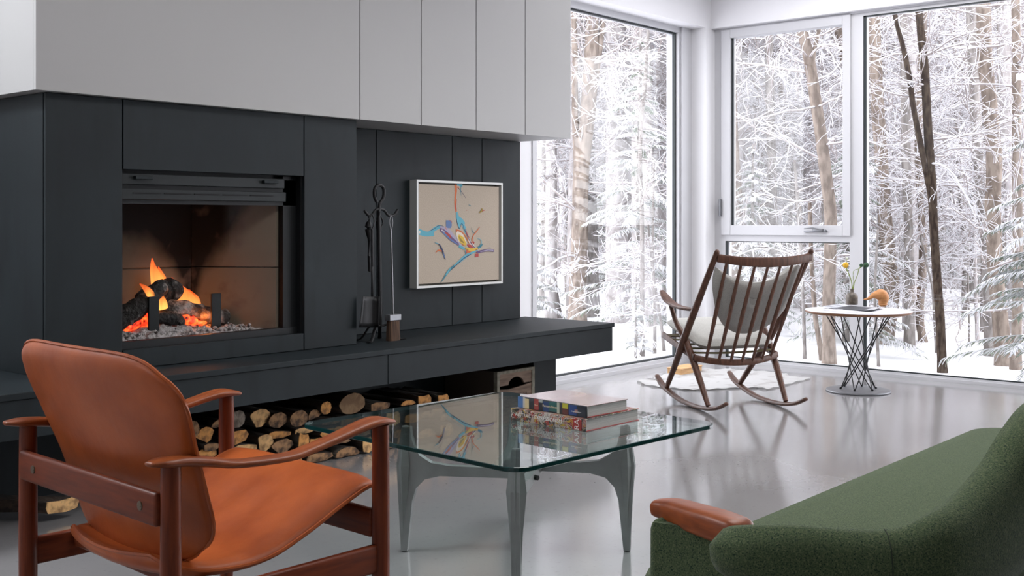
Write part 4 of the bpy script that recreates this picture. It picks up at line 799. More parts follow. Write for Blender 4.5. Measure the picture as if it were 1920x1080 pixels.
TZ = .6138
M['stoneware'] = mat('brown_stoneware', (.085, .068, .052), .35, 0, .5, noise=(s3(30), (.17, .14, .105), .45, .65, 5), bump=(s3(90), .2, .002))
vc = at(1597.5, 571, z=TZ)
v_ = thing('bud_vase', 'small squat brown stoneware vase with a narrow neck on the side table', 'vase', (vc[0], vc[1], TZ))
MB().lathe([(.001, 0), (.044, 0), (.047, .006), (.0475, .060), (.044, .078), (.032, .090), (.019, .097), (.0155, .104), (.015, .118), (.018, .124), (.017, .127), (.012, .126), (.011, .10), (.03, .08), (.001, .07)], seg=36).build('body', M['stoneware'], v_, angle=60)
M['stem'] = mat('green_stem', (.20, .26, .05), .6); M['yel'] = mat('yellow_flower', (.80, .50, .05), .8, noise=(s3(300), (.55, .28, .01), .45, .6, 2), bump=(s3(400), .6, .003)); M['grn'] = mat('green_flower', (.045, .11, .05), .85, noise=(s3(300), (.015, .05, .03), .45, .6, 2), bump=(s3(400), .6, .003)); M['palebud'] = mat('pale_bud', (.50, .53, .42), .8)
def flower(label, pts, hr, mt, sr=.003):
    """pts: pixels from neck to head, in the vertical plane through the vase"""
    W_ = [at(a, b, D=(vc-CAMP)@FW+dd) for a, b, dd in pts]; r = thing('ball_flower', label, 'flower', tuple(W_[0]), 0, 'ball flowers in the brown vase'); L_ = [tuple(w-W_[0]) for w in W_]
    MB().sweep(L_, sr, 6, res=4).build('stem', M['stem'], r); m = MB(); c = L_[-1]; m.ball(c, hr, 16, n=12); rnd = random.Random(3)
    for k in range(160):
        z = rnd.uniform(-1, 1); a = rnd.uniform(0, 6.283); q = math.sqrt(1-z*z); m.ball((c[0]+hr*.95*q*math.cos(a), c[1]+hr*.95*q*math.sin(a), c[2]+hr*.95*z), hr*.13, 5, n=4)
    m.build('flower_head', mt, r, smooth=True)
flower('yellow ball flower in the brown vase', [(1599, 548, 0), (1597, 530, 0), (1592, 514, 0), (1587, 505, .0), (1585.5, 497, 0)], .0225, M['yel'])
flower('tiny pale bud rising above the yellow flower', [(1598, 548, .01), (1596, 528, .01), (1590, 511, .01), (1587.5, 500, .02), (1588, 485, .02)], .010, M['palebud'], .002)
flower('larger dark green ball flower, right of the two green ones', [(1599.5, 548, 0), (1602, 530, 0), (1608, 515, 0), (1611.5, 503, .0), (1624, 497, 0)], .0205, M['grn'])
flower('smaller dark green ball flower on a bent stem, left of the two green ones', [(1599, 548, -.01), (1600, 530, -.01), (1600, 509, -.01), (1610, 504, -.01), (1615, 497.5, -.01)], .0145, M['grn'], .0022)
# wooden bird-like object
M['birdwood'] = mat('honey_wood', (.58, .27, .10), .45, 0, .4, noise=((14, 14, 60), (.46, .19, .065), .4, .65, 3))
bc = at(1655, 572, z=TZ); bd = (bc-CAMP)@FW
bo = thing('wooden_bird', 'honey-coloured wooden bird-head ornament with a long bill pointing left, on the side table', 'ornament', (bc[0], bc[1], TZ))
m = MB(); Q = [at(a, b, D=bd)-np.array([bc[0], bc[1], TZ]) for a, b in ((1620.5, 561.5), (1626, 560.5), (1632, 558), (1638, 554), (1646, 553), (1652, 553), (1656, 558), (1656, 563), (1655, 568))]
m.sweep(Q, [.006, .010, .015, .024, .040, .048, .046, .040, .034], 18, up=(RT[1], -RT[0], .0) if False else tuple(FW), res=5, cap='round'); m.build('head', M['birdwood'], bo)
m = MB(); q = at(1655.5, 571, D=bd)-np.array([bc[0], bc[1], TZ]); m.lathe([(.001, 0), (.034, 0), (.036, .006), (.030, .014), (.028, .04), (.001, .05)], (q[0], q[1], 0), 28); m.build('foot', M['birdwood'], bo)
# papers
M['paper'] = mat('white_paper', (.72, .72, .76), .35); M['booklet'] = mat('booklet_cover', (.55, .56, .60), .3, noise=(s3(18), (.30, .31, .35), .5, .56, 1)); M['dark_cover'] = mat('dark_cover', (.02, .022, .03), .4)
def sheet(name, label, pxs, z0, z1, mt, curl=0, cat='paper'):
    c = np.mean([at(a, b, z=z0) for a, b in pxs], axis=0); r = thing(name, label, cat, (c[0], c[1], z0)); P4 = [at(a, b, z=z0)-c for a, b in pxs]; G = []
    for i in range(9):
        u = i/8; G.append([tuple((P4[0]*(1-u)+P4[1]*u)*(1-v)+(P4[3]*(1-u)+P4[2]*u)*v+np.array([0, 0, curl*abs(2*u-1)**3])) for v in np.linspace(0, 1, 5)])
    m = MB(); n0 = [[(x, y, z) for x, y, z in r_] for r_ in G]; n1 = [[(x, y, z+z1-z0) for x, y, z in r_] for r_ in G]
    rim0 = n0[0]+[r_[-1] for r_ in n0[1:]]+n0[-1][::-1][1:]+[r_[0] for r_ in n0[::-1][1:-1]]; rim1 = n1[0]+[r_[-1] for r_ in n1[1:]]+n1[-1][::-1][1:]+[r_[0] for r_ in n1[::-1][1:-1]]
    m.grid(n0); m.grid(n1); m.grid([rim0, rim1], close=True); return m, r
m, r = sheet('paper_sheets', 'white sheets lying under the dark-backed magazine on the side table', [(1541, 582), (1637, 589), (1668, 578.5), (1570, 574.5)], TZ+.0005, TZ+.0035, M['paper']); m.build('sheets', M['paper'], r, smooth=False)
m, r = sheet('magazine', 'slightly curled open magazine with a dark back cover, on the white sheets', [(1544, 577.5), (1634, 585), (1656, 579), (1580, 573)], TZ+.004, TZ+.007, M['dark_cover'], curl=.012, cat='magazine'); m.build('back_cover', M['dark_cover'], r, smooth=False)
m, _r = sheet('tmp', None, [(1543, 577.3), (1637, 584.2), (1657, 578.5), (1580, 572.7)], TZ+.0075, TZ+.010, M['booklet'], curl=.014); bpy.data.objects.remove(_r); m.build('open_pages', M['booklet'], r, smooth=False)

# hide rug
hd = bpy.data.materials.new('cow_hide'); hd.use_nodes = True; nt = hd.node_tree; p = nt.nodes['Principled BSDF']; p.inputs['Roughness'].default_value = .85; p.inputs['Sheen Weight'].default_value = .3
tc = nt.nodes.new('ShaderNodeTexCoord'); n = nt.nodes.new('ShaderNodeTexNoise'); n.inputs['Scale'].default_value = 5.5; n.inputs['Detail'].default_value = 7; n.inputs['Roughness'].default_value = .65; nlink(nt, tc.outputs['Object'], n.inputs[0])
mr = nt.nodes.new('ShaderNodeMapRange'); mr.inputs[1].default_value = .53; mr.inputs[2].default_value = .62; nlink(nt, n.outputs[0], mr.inputs[0]); mx = nt.nodes.new('ShaderNodeMix'); mx.data_type = 'RGBA'; nlink(nt, mr.outputs[0], mx.inputs[0]); mx.inputs[6].default_value = (.34, .335, .33, 1); mx.inputs[7].default_value = (.20, .185, .175, 1); nlink(nt, mx.outputs[2], p.inputs['Base Color'])
rp = [(1197, 716), (1207, 722), (1235, 727), (1262, 729), (1290, 733), (1330, 732), (1370, 730), (1420, 729), (1440, 731), (1470, 724), (1500, 716), (1517, 711), (1488, 708), (1470, 702), (1440, 699), (1400, 696), (1350, 694), (1300, 695), (1270, 699), (1240, 706), (1225, 709), (1228, 713), (1205, 713)]
rp = resample([at(a, b, z=0) for a, b in rp]+[at(*rp[0], z=0)], 5)[:-1]; c = rp.mean(0); n = len(rp); rnd = random.Random(2)
rp = np.array([c+(q-c)*(1+rnd.uniform(-.02, .02)) for q in rp]); m = MB()
rings = [[(c[0]+(q[0]-c[0])*s_, c[1]+(q[1]-c[1])*s_, z+(.006+.004*math.sin(k*1.7))*(s_ > .9) if z > .001 else z) for k, q in enumerate(rp)] for s_, z in ((1, .0005), (1.0, .005), (.97, .006), (.8, .005), (.4, .0045))]
m.grid(rings, close=True); m.add(rings[-1], [tuple(range(n))]); o = m.build('hide_rug', hd); tag(o, 'mottled white and grey cow hide rug on the concrete floor beyond the rocking chair', 'rug')
# low pale wood block by the corner
M['pinewood'] = mat('pale_pine', (.62, .38, .18), .6, noise=((6, 6, 60), (.50, .28, .12), .4, .6, 3))
a, b = at(1278, 681, y=5.0), at(1316, 679, y=5.0); bl = thing('pine_box', 'low pale pine box on the floor in the corner behind the rocking chair', 'box', ((a[0]+b[0])/2, 5.0, 0)); w_ = (b[0]-a[0])/2
MB().box((-w_, 0, 0), (w_, .14, .045), bev=.003).build('box_body', M['pinewood'], bl, smooth=False); MB().box((-w_-.005, -.005, .045), (w_+.005, .145, .056), bev=.003).build('box_lid', M['pinewood'], bl, smooth=False)

M['seam'] = mat('dark_green_thread', (.012, .022, .010), .9)
# green sofa, seen from behind its near end
sf = thing('green_sofa', 'long green wool sofa with curved shell back and teak-capped arm, nearest the camera', 'sofa', (3.45, 1.15, 0))
SX, SY = 3.45, 1.15
st_ = [(1372, 992, 1.17), (1400, 983, 1.12), (1480, 980, 1.04), (1575, 987, .955), (1669, 987, .875), (1725, 962, .835), (1781, 925, .815), (1837, 861, .80), (1875, 801, .79), (1920, 749, .785)]
rid = [at(a, b, y=c_) for a, b, c_ in st_]; rid = [np.array([q[0]-SX, q[1]-SY, q[2]]) for q in rid]
sofa_half = rid
last = rid[-1]; mid = np.array([.185, .78-SY, max(last[2]+.02, .88)])
pathr = rid+[np.array([last[0]+(mid[0]-last[0])*k, last[1]+(mid[1]-last[1])*k, last[2]+(mid[2]-last[2])*math.sin(k*math.pi/2)]) for k in (.35, .7)]
mir = [np.array([.37-q[0], q[1], q[2]]) for q in pathr[::-1]]
ridge = resample(np.array(pathr+[mid]+mir), 5)
nR = len(ridge); T = np.gradient(ridge, axis=0); rings = []; wob = 0
arc = np.r_[0, np.cumsum(np.linalg.norm(np.diff(ridge, axis=0), axis=1))]; half = arc[-1]/2
for i, q in enumerate(ridge):
    t = T[i].copy(); t[2] = 0; t /= np.linalg.norm(t); out = np.array([t[1], -t[0], 0]);  # points outward (to the rear / side)
    if i < nR/2 and out[0] > .2: out = -out
    s_ = min(arc[i], arc[-1]-arc[i])/half; k = min(1, s_/.45); e = min(1, s_/.03+.35)
    th = (.075+.035*k)*e; drop = (.075+.20*k); inn = .16+.22*k
    sec = [(.0, -inn), (-.006, -inn*.55), (0, -.03), (.012, -.008), (.03*th/.08, .002), (th*.62, -.002), (th*.92, -.022), (th*1.05, -drop*.4), (th*1.0, -drop*.75), (th*.85, -drop), (th*.5, -drop-.02), (th*.45, -drop*1.0-.06)]
    rings.append([tuple(q+out*(a-.012)*1+UP*b) for a, b in sec])
m = MB(); m.grid(rings, close=True); m.add(rings[0], [tuple(range(12))]); m.add(rings[-1], [tuple(range(12))[::-1]]); m.build('shell_back', M['green_wool'], sf, angle=80)
k_ = min(range(nR), key=lambda i: abs(ridge[i][0]-(2.21-SX))+abs(ridge[i][1]-(.90-SY)))
MB().sweep([tuple(np.array(q)+np.array([-.0005, -.0005, 0])) for q in rings[k_][3:10]], .0012, 6, up=(.3, 1, .1)).build('seam', M['seam'], sf)
# seat
def slab(hx, y0, y1, z0, z1, r, crown, rr=.05):
    o = rrect(hx, y0, y1, r, 8); c = np.array([0, (y0+y1)/2]); R = []
    for s_, z in ((.97, z0), (1, z0+.03), (1, z1-rr), (.994, z1-rr*.5), (.98, z1-rr*.16), (.955, z1), (.85, z1+crown*.3), (.6, z1+crown*.75), (.3, z1+crown)): 
        ins = (1-s_)*.45; R.append([(x-math.copysign(min(abs(x), ins), x) if s_ > .8 else x*(s_), y-math.copysign(min(abs(y-c[1]), ins), y-c[1]) if s_ > .8 else c[1]+(y-c[1])*s_, z) for x, y in o])
    m = MB(); m.grid(R, close=True); m.add(R[-1], [tuple(range(len(o)))]); m.add(R[0], [tuple(range(len(o)))[::-1]]); return m
slab(1.29, -.30, .375, .30, .455, .16, .012).build('seat', M['green_wool'], sf, angle=80)
# end panels under the arms, front roll, rear panel
for s in (1, -1):
    x = -1.295*s
    m = MB(); x += .37*(s < 0); out_ = [(.275, .592), (.15, .598), (.02, .588), (-.20, .53), (-.36, .52), (-.36, .16), (.268, .16)]
    G = []
    for k, dx in enumerate((0, .012, .03, .05)): G.append([(x-s*(.015-dx*0)+s*dx*(1 if k else 0)-s*.0+(-s*.0), y, z) for y, z in out_])
    m.prism([(x+s*.012, y, z) for y, z in out_], (s*.05, 0, 0)); m.build('end_panel', M['green_wool'], sf, smooth=False)
    m = MB(); m.sweep([(x+s*.037, .262, .16), (x+s*.037, .268, .35), (x+s*.037, .268, .572)], [(.026, .026)]*3, 14, up=(0, 1, 0), res=3, cap='round'); m.build('front_roll', M['green_wool'], sf)
m = MB(); m.box((-1.27, -.40, .16), (1.27, -.33, .62), bev=.03, seg=3); m.build('rear_panel', M['green_wool'], sf)
for s in (1, -1):
    pts = [at(a, b, z=z) for a, b, z in ((1236, 952, .609), (1264, 957, .610), (1310, 973, .612), (1350, 986, .614), (1384, 999, .612))]; pts = [((q[0]-SX)*s+.37*(s < 0), q[1]-SY, q[2]) for q in pts]
    if s < 0: break
    m = MB(); m.sweep(pts, [(.026, .020), (.035, .026), (.039, .030), (.040, .032), (.038, .032)], 24, res=5, cap='round', sup=3.4); m.build('arm_cap', M['teaklight'], sf)
for x in (-1.1, 1.1):
    for y in (-.25, .22): MB().sweep([(x, y, 0), (x, y, .17)], [.014, .022], 12, up=(0, 1, 0)).build('leg', M['teak'], sf)
MB().box((-1.22, -.30, .16), (1.22, .30, .31), bev=.02).build('seat_frame', M['green_wool'], sf)

# ------------------------------------------------------------------ snowy woods outside
M['snow'] = mat('snow', (.80, .80, .83), .8, spec=.2, bump=(s3(1.2), .5, .12), bump2=(s3(9), .3, .02))
GZ = -.25
def ground_z(x, y):
    D = math.hypot(x-9, y-5); return GZ+.05*math.sin(x*.7+1)*math.sin(y*.6)+max(0, D-12)*.012+.05*math.sin(x*.23)*math.cos(y*.31)
m = MB(); xs = np.r_[np.linspace(-6, 30, 60), np.linspace(32, 110, 20)]; ys = np.r_[np.linspace(-30, -2, 18), np.linspace(-1, 30, 46), np.linspace(33, 110, 18)]
G = []
for x in xs:
    r = []
    for y in ys:
        inside = x < 9.9 and y < 6.2
        r.append((x, y, -.6 if inside else ground_z(x, y)))
    G.append(r)
m.grid(G); o = m.build('snow_ground', M['snow']); o['kind'] = 'structure'

BK = {'tan': snowy('snowy_tan_bark', (.15, .12, .10), bark2=(.26, .215, .18), lo=.55, hi=.8, nscale=5),
      'grey': snowy('snowy_grey_bark', (.15, .135, .125), bark2=(.27, .25, .235), lo=.5, hi=.7, nscale=4),
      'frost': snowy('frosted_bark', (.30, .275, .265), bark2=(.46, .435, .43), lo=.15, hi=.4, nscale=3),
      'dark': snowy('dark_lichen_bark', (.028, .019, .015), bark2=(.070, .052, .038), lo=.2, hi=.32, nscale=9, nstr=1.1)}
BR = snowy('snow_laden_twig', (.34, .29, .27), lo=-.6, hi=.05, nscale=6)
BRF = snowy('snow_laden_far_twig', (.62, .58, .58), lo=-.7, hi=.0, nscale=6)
FIRM = snowy('snow_laden_needles', (.16, .20, .14), bark2=(.30, .34, .26), lo=-.30, hi=.15, nscale=14, nstr=.9)
class Fast:
    def __init__(s): s.V = []; s.Fc = []; s.n = 0
    def tube(s, P_, r0, r1, seg=3, flat=1.0, mid=None):
        P_ = np.asarray(P_); k = len(P_); T = np.gradient(P_, axis=0); T /= np.linalg.norm(T, axis=1)[:, None]+1e-9
        up = np.array([0, 0, 1.]) if abs(T[0][2]) < .9 else np.array([1., 0, 0]); S_ = np.cross(T, up); S_ /= np.linalg.norm(S_, axis=1)[:, None]+1e-9; N = np.cross(S_, T)
        a = np.linspace(0, 2*math.pi, seg, endpoint=False)+math.pi/2; R = np.linspace(r0, r1, k) if mid is None else np.interp(np.linspace(0, 1, k), [0, .35, 1], [r0, mid, r1])
        V = P_[:, None]+S_[:, None]*(np.cos(a)[None, :, None]*R[:, None, None])+N[:, None]*(np.sin(a)[None, :, None]*R[:, None, None]*flat)
        i, j = np.meshgrid(np.arange(k-1), np.arange(seg), indexing='ij'); i = i.ravel(); j = j.ravel(); j2 = (j+1) % seg
        s.Fc.append(np.stack([i*seg+j, i*seg+j2, (i+1)*seg+j2, (i+1)*seg+j], 1)+s.n); s.V.append(V.reshape(-1, 3)); s.n += k*seg
    def mesh(s, name, mt):
        V = np.concatenate(s.V); Fc = np.concatenate(s.Fc); me = bpy.data.meshes.new(name); me.vertices.add(len(V)); me.vertices.foreach_set('co', V.ravel().astype('f'))
        me.loops.add(len(Fc)*4); me.loops.foreach_set('vertex_index', Fc.ravel().astype('i')); me.polygons.add(len(Fc)); me.polygons.foreach_set('loop_start', (np.arange(len(Fc))*4).astype('i'))
        me.materials.append(mt); me.update(calc_edges=True); me.polygons.foreach_set('use_smooth', [True]*len(Fc)); return me
def link(name, me, parent): o = bpy.data.objects.new(name, me); COL.objects.link(o); o.parent = parent; return o
def wander(rg, p, d, L, k, jit, sag=0.0):
    pts = [p]; d = d/np.linalg.norm(d)
    for i in range(k): d = d+rg.normal(0, jit, 3)+np.array([0, 0, sag]); d /= np.linalg.norm(d); pts.append(pts[-1]+d*L/k)
    return np.array(pts)
def grow(ft, rg, base, d, L, r, tw=.0045, n2=7, n3=4):
    """a limb with side branches and twigs"""
    P1 = wander(rg, base, d, L, 7, .13, .0); ft.tube(P1, r, r*.35, 4)
    for _ in range(n2):
        t = rg.uniform(.15, 1); q = P1[int(t*7)]; dd = (P1[min(7, int(t*7)+1)]-P1[max(0, int(t*7)-1)]); dd /= np.linalg.norm(dd)+1e-9
        d2 = dd+rg.normal(0, .6, 3); L2 = L*rg.uniform(.25, .55); P2 = wander(rg, q, d2, L2, 5, .18, -.01); ft.tube(P2, r*.42, tw, 3)
        for _ in range(n3):
            k = rg.integers(1, 6); d3 = (P2[min(5, k)]-P2[k-1])/(L2/5)+rg.normal(0, .7, 3); ft.tube(wander(rg, P2[min(k, 5)], d3, L2*rg.uniform(.25, .6), 3, .2, -.02), tw*1.3, tw*.7, 3)
def bare_branches(seed, h, spread, n1, zmin=1.0, tw=.005, lean=.35, mt=None):
    rg = np.random.default_rng(seed); ft = Fast()
    for i in range(n1):
        z = zmin+(h-zmin)*rg.uniform(0, 1)**.9; a = rg.uniform(0, 6.283); d = np.array([math.cos(a), math.sin(a), rg.uniform(-.1, lean*2)])
        grow(ft, rg, np.array([0, 0, z]), d, spread*rg.uniform(.5, 1.1), .018*rg.uniform(.5, 1.2), tw)
    return ft.mesh('branches', mt or BR)
def trunk_mesh(pts, rad, mt, seed=0, seg=12):
    rg = np.random.default_rng(seed); P_ = resample(np.array(pts, float), 8); R = resample([(r, r) for r in rad], 8)[:, 0]; k = len(P_)
    a = np.linspace(0, 2*math.pi, seg, endpoint=False); V = []
    for i in range(k):
        w_ = 1+.06*np.sin(a*3+i*.35+seed)+.04*np.sin(a*5-i*.6)
        if i < 3: w_ = w_*(1+.25*(3-i)/3*(1+.4*np.sin(a*4+seed)))
        V += [(P_[i][0]+R[i]*w_[j]*math.cos(a[j]), P_[i][1]+R[i]*w_[j]*math.sin(a[j]), P_[i][2]) for j in range(seg)]
    m = MB(); m.add(V, [(i*seg+j, i*seg+(j+1) % seg, (i+1)*seg+(j+1) % seg, (i+1)*seg+j) for i in range(k-1) for j in range(seg)]); return m
BV = [bare_branches(11+i, 8.5, 2.3, 38, 1.7, .0045) for i in range(4)]
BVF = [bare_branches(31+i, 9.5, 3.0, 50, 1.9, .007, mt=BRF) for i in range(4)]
BVD = [bare_branches(51+i, 6.5, 1.7, 26, .4, .004) for i in range(3)]
def where(px): return 'the tall left window' if px < 1300 else ('the vent window pane' if px < 1600 else 'the wide right window')
NT = [0]
def hero(label, path, wpx, D, bark='tan', br=0, fork=None, scale=1.0, brs=None):
    """tree whose trunk follows the given photo pixels at forward distance D"""
    NT[0] += 1; W_ = [at(a, b, D=D) for a, b in path]; g = ground_z(W_[0][0], W_[0][1])
    b0 = W_[0].copy(); b0[2] = g-.05; top = W_[-1]; d = top-W_[-2]; d /= np.linalg.norm(d)
    pts = [b0]+[w for w in W_ if w[2] > g+.15]+([top+d*3.0] if top[2] > 2.2 else [])
    kk = D/F/2; wp = np.interp(np.linspace(0, 1, len(pts)), np.linspace(0, 1, len(wpx)), wpx); rad = [max(.012, w*kk) for w in wp]
    r = thing('forest_tree', label, 'tree', tuple(b0)); m = trunk_mesh([p-b0 for p in pts], rad, BK[bark], NT[0]); m.build('trunk', BK[bark], r, angle=80)
    for fp_, fw in (fork or []):
        Q = [at(a, b, D=D)-b0 for a, b in fp_]; Q.append(Q[-1]+(Q[-1]-Q[-2])*.8); m = trunk_mesh(Q, [w*kk for w in np.interp(np.linspace(0, 1, len(Q)), [0, 1], fw)], BK[bark], NT[0]+7); m.build('fork', BK[bark], r, angle=80)
    if br:
        rg = np.random.default_rng(100+NT[0]); ft = Fast(); PT = resample(np.array([p-b0 for p in pts]), 8)
        for _ in range(br):
            q = PT[rg.integers(4, len(PT))]
            if q[2] < .5: continue
            a = rg.uniform(0, 6.283); grow(ft, rg, q, np.array([math.cos(a), math.sin(a), rg.uniform(-.15, .6)]), scale*rg.uniform(.7, 1.5), .014*scale, .0040*D/13, 6, 4)
        if ft.n: link('branches', ft.mesh('branches', BR), r)
    return r
LW = 'outside the tall left window'; VW = 'seen through the vent window'; LP = 'seen through the low pane under the vent window'; RW = 'outside the wide right window'
hero('big tan-barked tree forking into stems, the thickest '+LW, [(1083, 640), (1085, 480), (1090, 330), (1102, 210), (1108, 120), (1112, 20), (1114, -60)], [34, 30, 30, 26, 20, 17], 16, 'tan', 30, [([(1100, 240), (1114, 160), (1126, 80), (1138, -20)], (14, 9)), ([(1084, 330), (1078, 220), (1078, 90), (1074, -20)], (13, 9))], 1.5)
hero('mossy leaning trunk at the far left edge '+LW, [(1048, 640), (1038, 540), (1030, 470), (1023, 350), (1024, 260), (1030, 100)], [16, 14, 14, 12], 18, 'grey', 14)
hero('slim straight trunk of a young tree, nearest the right frame '+LW, [(1204, 672), (1204, 560), (1204, 420), (1200, 280), (1210, 150), (1216, 50)], [9, 8, 7, 5], 13.2, 'grey', 18, None, .8)
hero('short dark trunk behind the slim straight one '+LW, [(1178, 588), (1176, 520), (1172, 430), (1168, 250), (1160, 40)], [11, 9, 8], 19, 'grey', 12)
hero('thin grey sapling beside the right frame '+LW, [(1227, 668), (1228, 580), (1224, 470), (1226, 300)], [6, 6, 4], 13.4, 'grey', 10, None, .7)
hero('thin curved sapling leaning right by the frame '+LW, [(1246, 664), (1240, 610), (1230, 550), (1222, 490), (1215, 420)], [6, 5, 4], 13.6, 'grey', 6, None, .6)
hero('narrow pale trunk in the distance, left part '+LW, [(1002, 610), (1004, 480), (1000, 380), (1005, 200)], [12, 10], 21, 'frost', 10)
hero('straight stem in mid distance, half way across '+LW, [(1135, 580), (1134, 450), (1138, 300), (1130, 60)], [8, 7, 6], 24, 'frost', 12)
hero('twisted bare tree low behind the window reflection '+LW, [(1112, 585), (1110, 500), (1118, 430), (1108, 330), (1120, 150)], [9, 8, 6], 22, 'grey', 12)
hero('tall leaning tan trunk, the strongest in the upper vent window', [(1554, 684), (1554, 560), (1558, 440), (1550, 340), (1536, 230), (1516, 110), (1501, 40), (1490, -40)], [24, 23, 22, 20, 17], 12.1, 'tan', 30, [([(1522, 130), (1528, 90), (1540, 40)], (9, 5))])
hero('broad pale trunk at the left edge, '+LP, [(1382, 660), (1381, 520), (1380, 440), (1376, 330), (1370, 240), (1366, 100)], [28, 27, 24], 15.5, 'tan', 14)
hero('forked tree with crooked stems, left half, '+VW, [(1436, 640), (1434, 470), (1432, 320), (1424, 220), (1412, 150), (1396, 95), (1380, 20)], [22, 20, 18, 13, 11], 20, 'tan', 26, [([(1428, 270), (1440, 180), (1450, 110), (1458, 20)], (14, 9))], 1.6)
hero('thin crooked trunk beside the leaning one, '+VW, [(1508, 640), (1500, 430), (1488, 330), (1470, 220), (1462, 140), (1464, 40)], [11, 10, 9], 19, 'tan', 20, None, 1.2)
hero('short piece of trunk at the top right corner of the vent window', [(1612, 640), (1600, 350), (1586, 140), (1572, 60), (1566, -20)], [14, 14, 12], 17, 'tan', 16, None, 1.2)
hero('dark slim trunk by the chair back, through the low pane', [(1509, 677), (1507, 600), (1504, 520), (1500, 450), (1490, 300)], [7, 6, 5], 12.6, 'grey', 10, None, .7)
hero('slanting slim tan trunk beside the thick one, through the low pane', [(1542, 680), (1536, 640), (1528, 585), (1522, 500), (1518, 380)], [10, 9, 7], 12.4, 'tan', 8, None, .7)
hero('slim leaning trunk behind the chair, '+LP, [(1464, 638), (1468, 600), (1474, 540), (1480, 450), (1488, 300)], [9, 8, 7], 16, 'grey', 10)
hero('short slim trunk near the centre post, '+LP, [(1573, 620), (1576, 560), (1582, 470), (1590, 330)], [12, 11], 18, 'grey', 10)
hero('dark lichen-spotted double tree, the darkest '+RW, [(1768, 702), (1764, 620), (1758, 540), (1752, 440), (1746, 330), (1740, 240), (1735, 150), (1729, 80), (1723, 20), (1718, -50)], [17, 16, 16, 14, 11], 11.2, 'dark', 26, [([(1750, 390), (1742, 350), (1726, 270), (1712, 195), (1704, 140), (1694, 90), (1677, 25), (1668, -30)], (12, 8))], .9)
hero('thick trunk with split bark left of the wooden bird, '+RW, [(1660, 647), (1672, 560), (1664, 460), (1656, 360), (1648, 240), (1640, 60)], [28, 26, 24, 20], 14, 'tan', 20)
hero('straight smooth grey-brown trunk right of the side table, '+RW, [(1706, 651), (1705, 520), (1702, 400), (1698, 250), (1696, 100), (1694, -20)], [19, 17, 16, 13], 13.8, 'grey', 18)
hero('slightly bent trunk just right of the straight smooth one, '+RW, [(1732, 640), (1724, 590), (1730, 500), (1728, 400), (1722, 300), (1728, 120)], [16, 14, 13], 14.3, 'tan', 14)
hero('slender dark sapling curving between trunks, '+RW, [(1756, 655), (1752, 600), (1748, 540), (1736, 490), (1726, 440)], [5, 4, 3], 13.2, 'grey', 4, None, .5)
hero('massive mossy trunk low at the right edge, '+RW, [(1882, 684), (1876, 600), (1866, 500), (1862, 400), (1864, 300), (1856, 200), (1846, 90), (1842, -30)], [30, 28, 27, 25], 12, 'tan', 26)
hero('tall brown trunk left of the massive mossy one, '+RW, [(1858, 664), (1854, 560), (1846, 440), (1838, 330), (1828, 200), (1822, 80), (1820, -30)], [22, 20, 18, 18], 13, 'grey', 22)
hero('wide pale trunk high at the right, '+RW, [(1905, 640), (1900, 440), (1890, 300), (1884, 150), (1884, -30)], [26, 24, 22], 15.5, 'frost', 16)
hero('rightmost brown trunk at the picture edge, '+RW, [(1905, 700), (1908, 500), (1907, 300), (1906, 120), (1903, -30)], [19, 17, 14], 11.6, 'tan', 20)
hero('slim trunk further back, right of the dark double tree, '+RW, [(1808, 560), (1810, 480), (1804, 390), (1796, 250), (1790, 60)], [12, 11, 9], 19, 'grey', 16)
hero('pale thin trunk left of the mossy trunk, '+RW, [(1833, 637), (1830, 560), (1828, 470), (1826, 380)], [7, 7, 5], 14.4, 'frost', 10, None, .6)
hero('thin straight sapling in the open snow, '+RW, [(1817, 636), (1817, 590), (1815, 520), (1816, 430)], [3, 3], 14.4, 'grey', 5, None, .5)
hero('slim sapling behind the side table legs, '+RW, [(1648, 692), (1645, 640), (1640, 560), (1646, 430)], [6, 5, 4], 11.8, 'grey', 5, None, .5)
hero('narrow stem right beside the window post, '+RW, [(1626, 640), (1625, 520), (1622, 400), (1630, 200)], [12, 10], 16, 'grey', 14)
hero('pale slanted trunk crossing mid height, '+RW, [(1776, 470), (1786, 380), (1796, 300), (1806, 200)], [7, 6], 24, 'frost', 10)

# firs with drooping snow-laden boughs
def fir_mesh(seed, h, rad, dens=1.0, zmin=.5, spray=.026):
    rg = np.random.default_rng(seed); ft = Fast(); z = zmin
    while z < h-.1:
        L = rad*(1-(z/h)**1.1)+.12; nb = max(3, int((5+rg.integers(0, 3))*dens))
        for k in range(nb):
            a = rg.uniform(0, 6.283); Lb = L*rg.uniform(.65, 1.1); d = np.array([math.cos(a), math.sin(a), .18]); K = 9; pts = [np.array([0, 0, z+rg.uniform(-.08, .08)])]
            for i in range(K): d = d+np.array([0, 0, -.075])+rg.normal(0, .04, 3); d /= np.linalg.norm(d); pts.append(pts[-1]+d*Lb/K)
            P1 = np.array(pts); ft.tube(P1, .008, .002, 3); sd = np.array([-math.sin(a), math.cos(a), 0])
            for i in range(2, K+1):
                for s_ in (-1, 1):
                    for rep in range(4):
                        l = Lb*.19*(1-.55*i/K)*rg.uniform(.6, 1.25)+.05; dd = (P1[i]-P1[i-1])*K/Lb*.75+sd*s_*rg.uniform(.5, 1.0)+np.array([0, 0, -.12-.1*rep]); p = P1[i]-(P1[i]-P1[i-1])*rg.uniform(0, 1)
                        ft.tube(wander(rg, p, dd, l, 3, .10, -.12), spray*.30, spray*.10, 5, .55, mid=spray*rg.uniform(.35, .7))
        z += rg.uniform(.20, .32)/dens**.5
    return ft.mesh('boughs', FIRM)
FV = [fir_mesh(3, 4.6, 1.35), fir_mesh(4, 6.5, 1.7, .8), fir_mesh(5, 3.2, 1.0, 1.1), fir_mesh(6, 8.0, 2.0, .75, 1.6)]
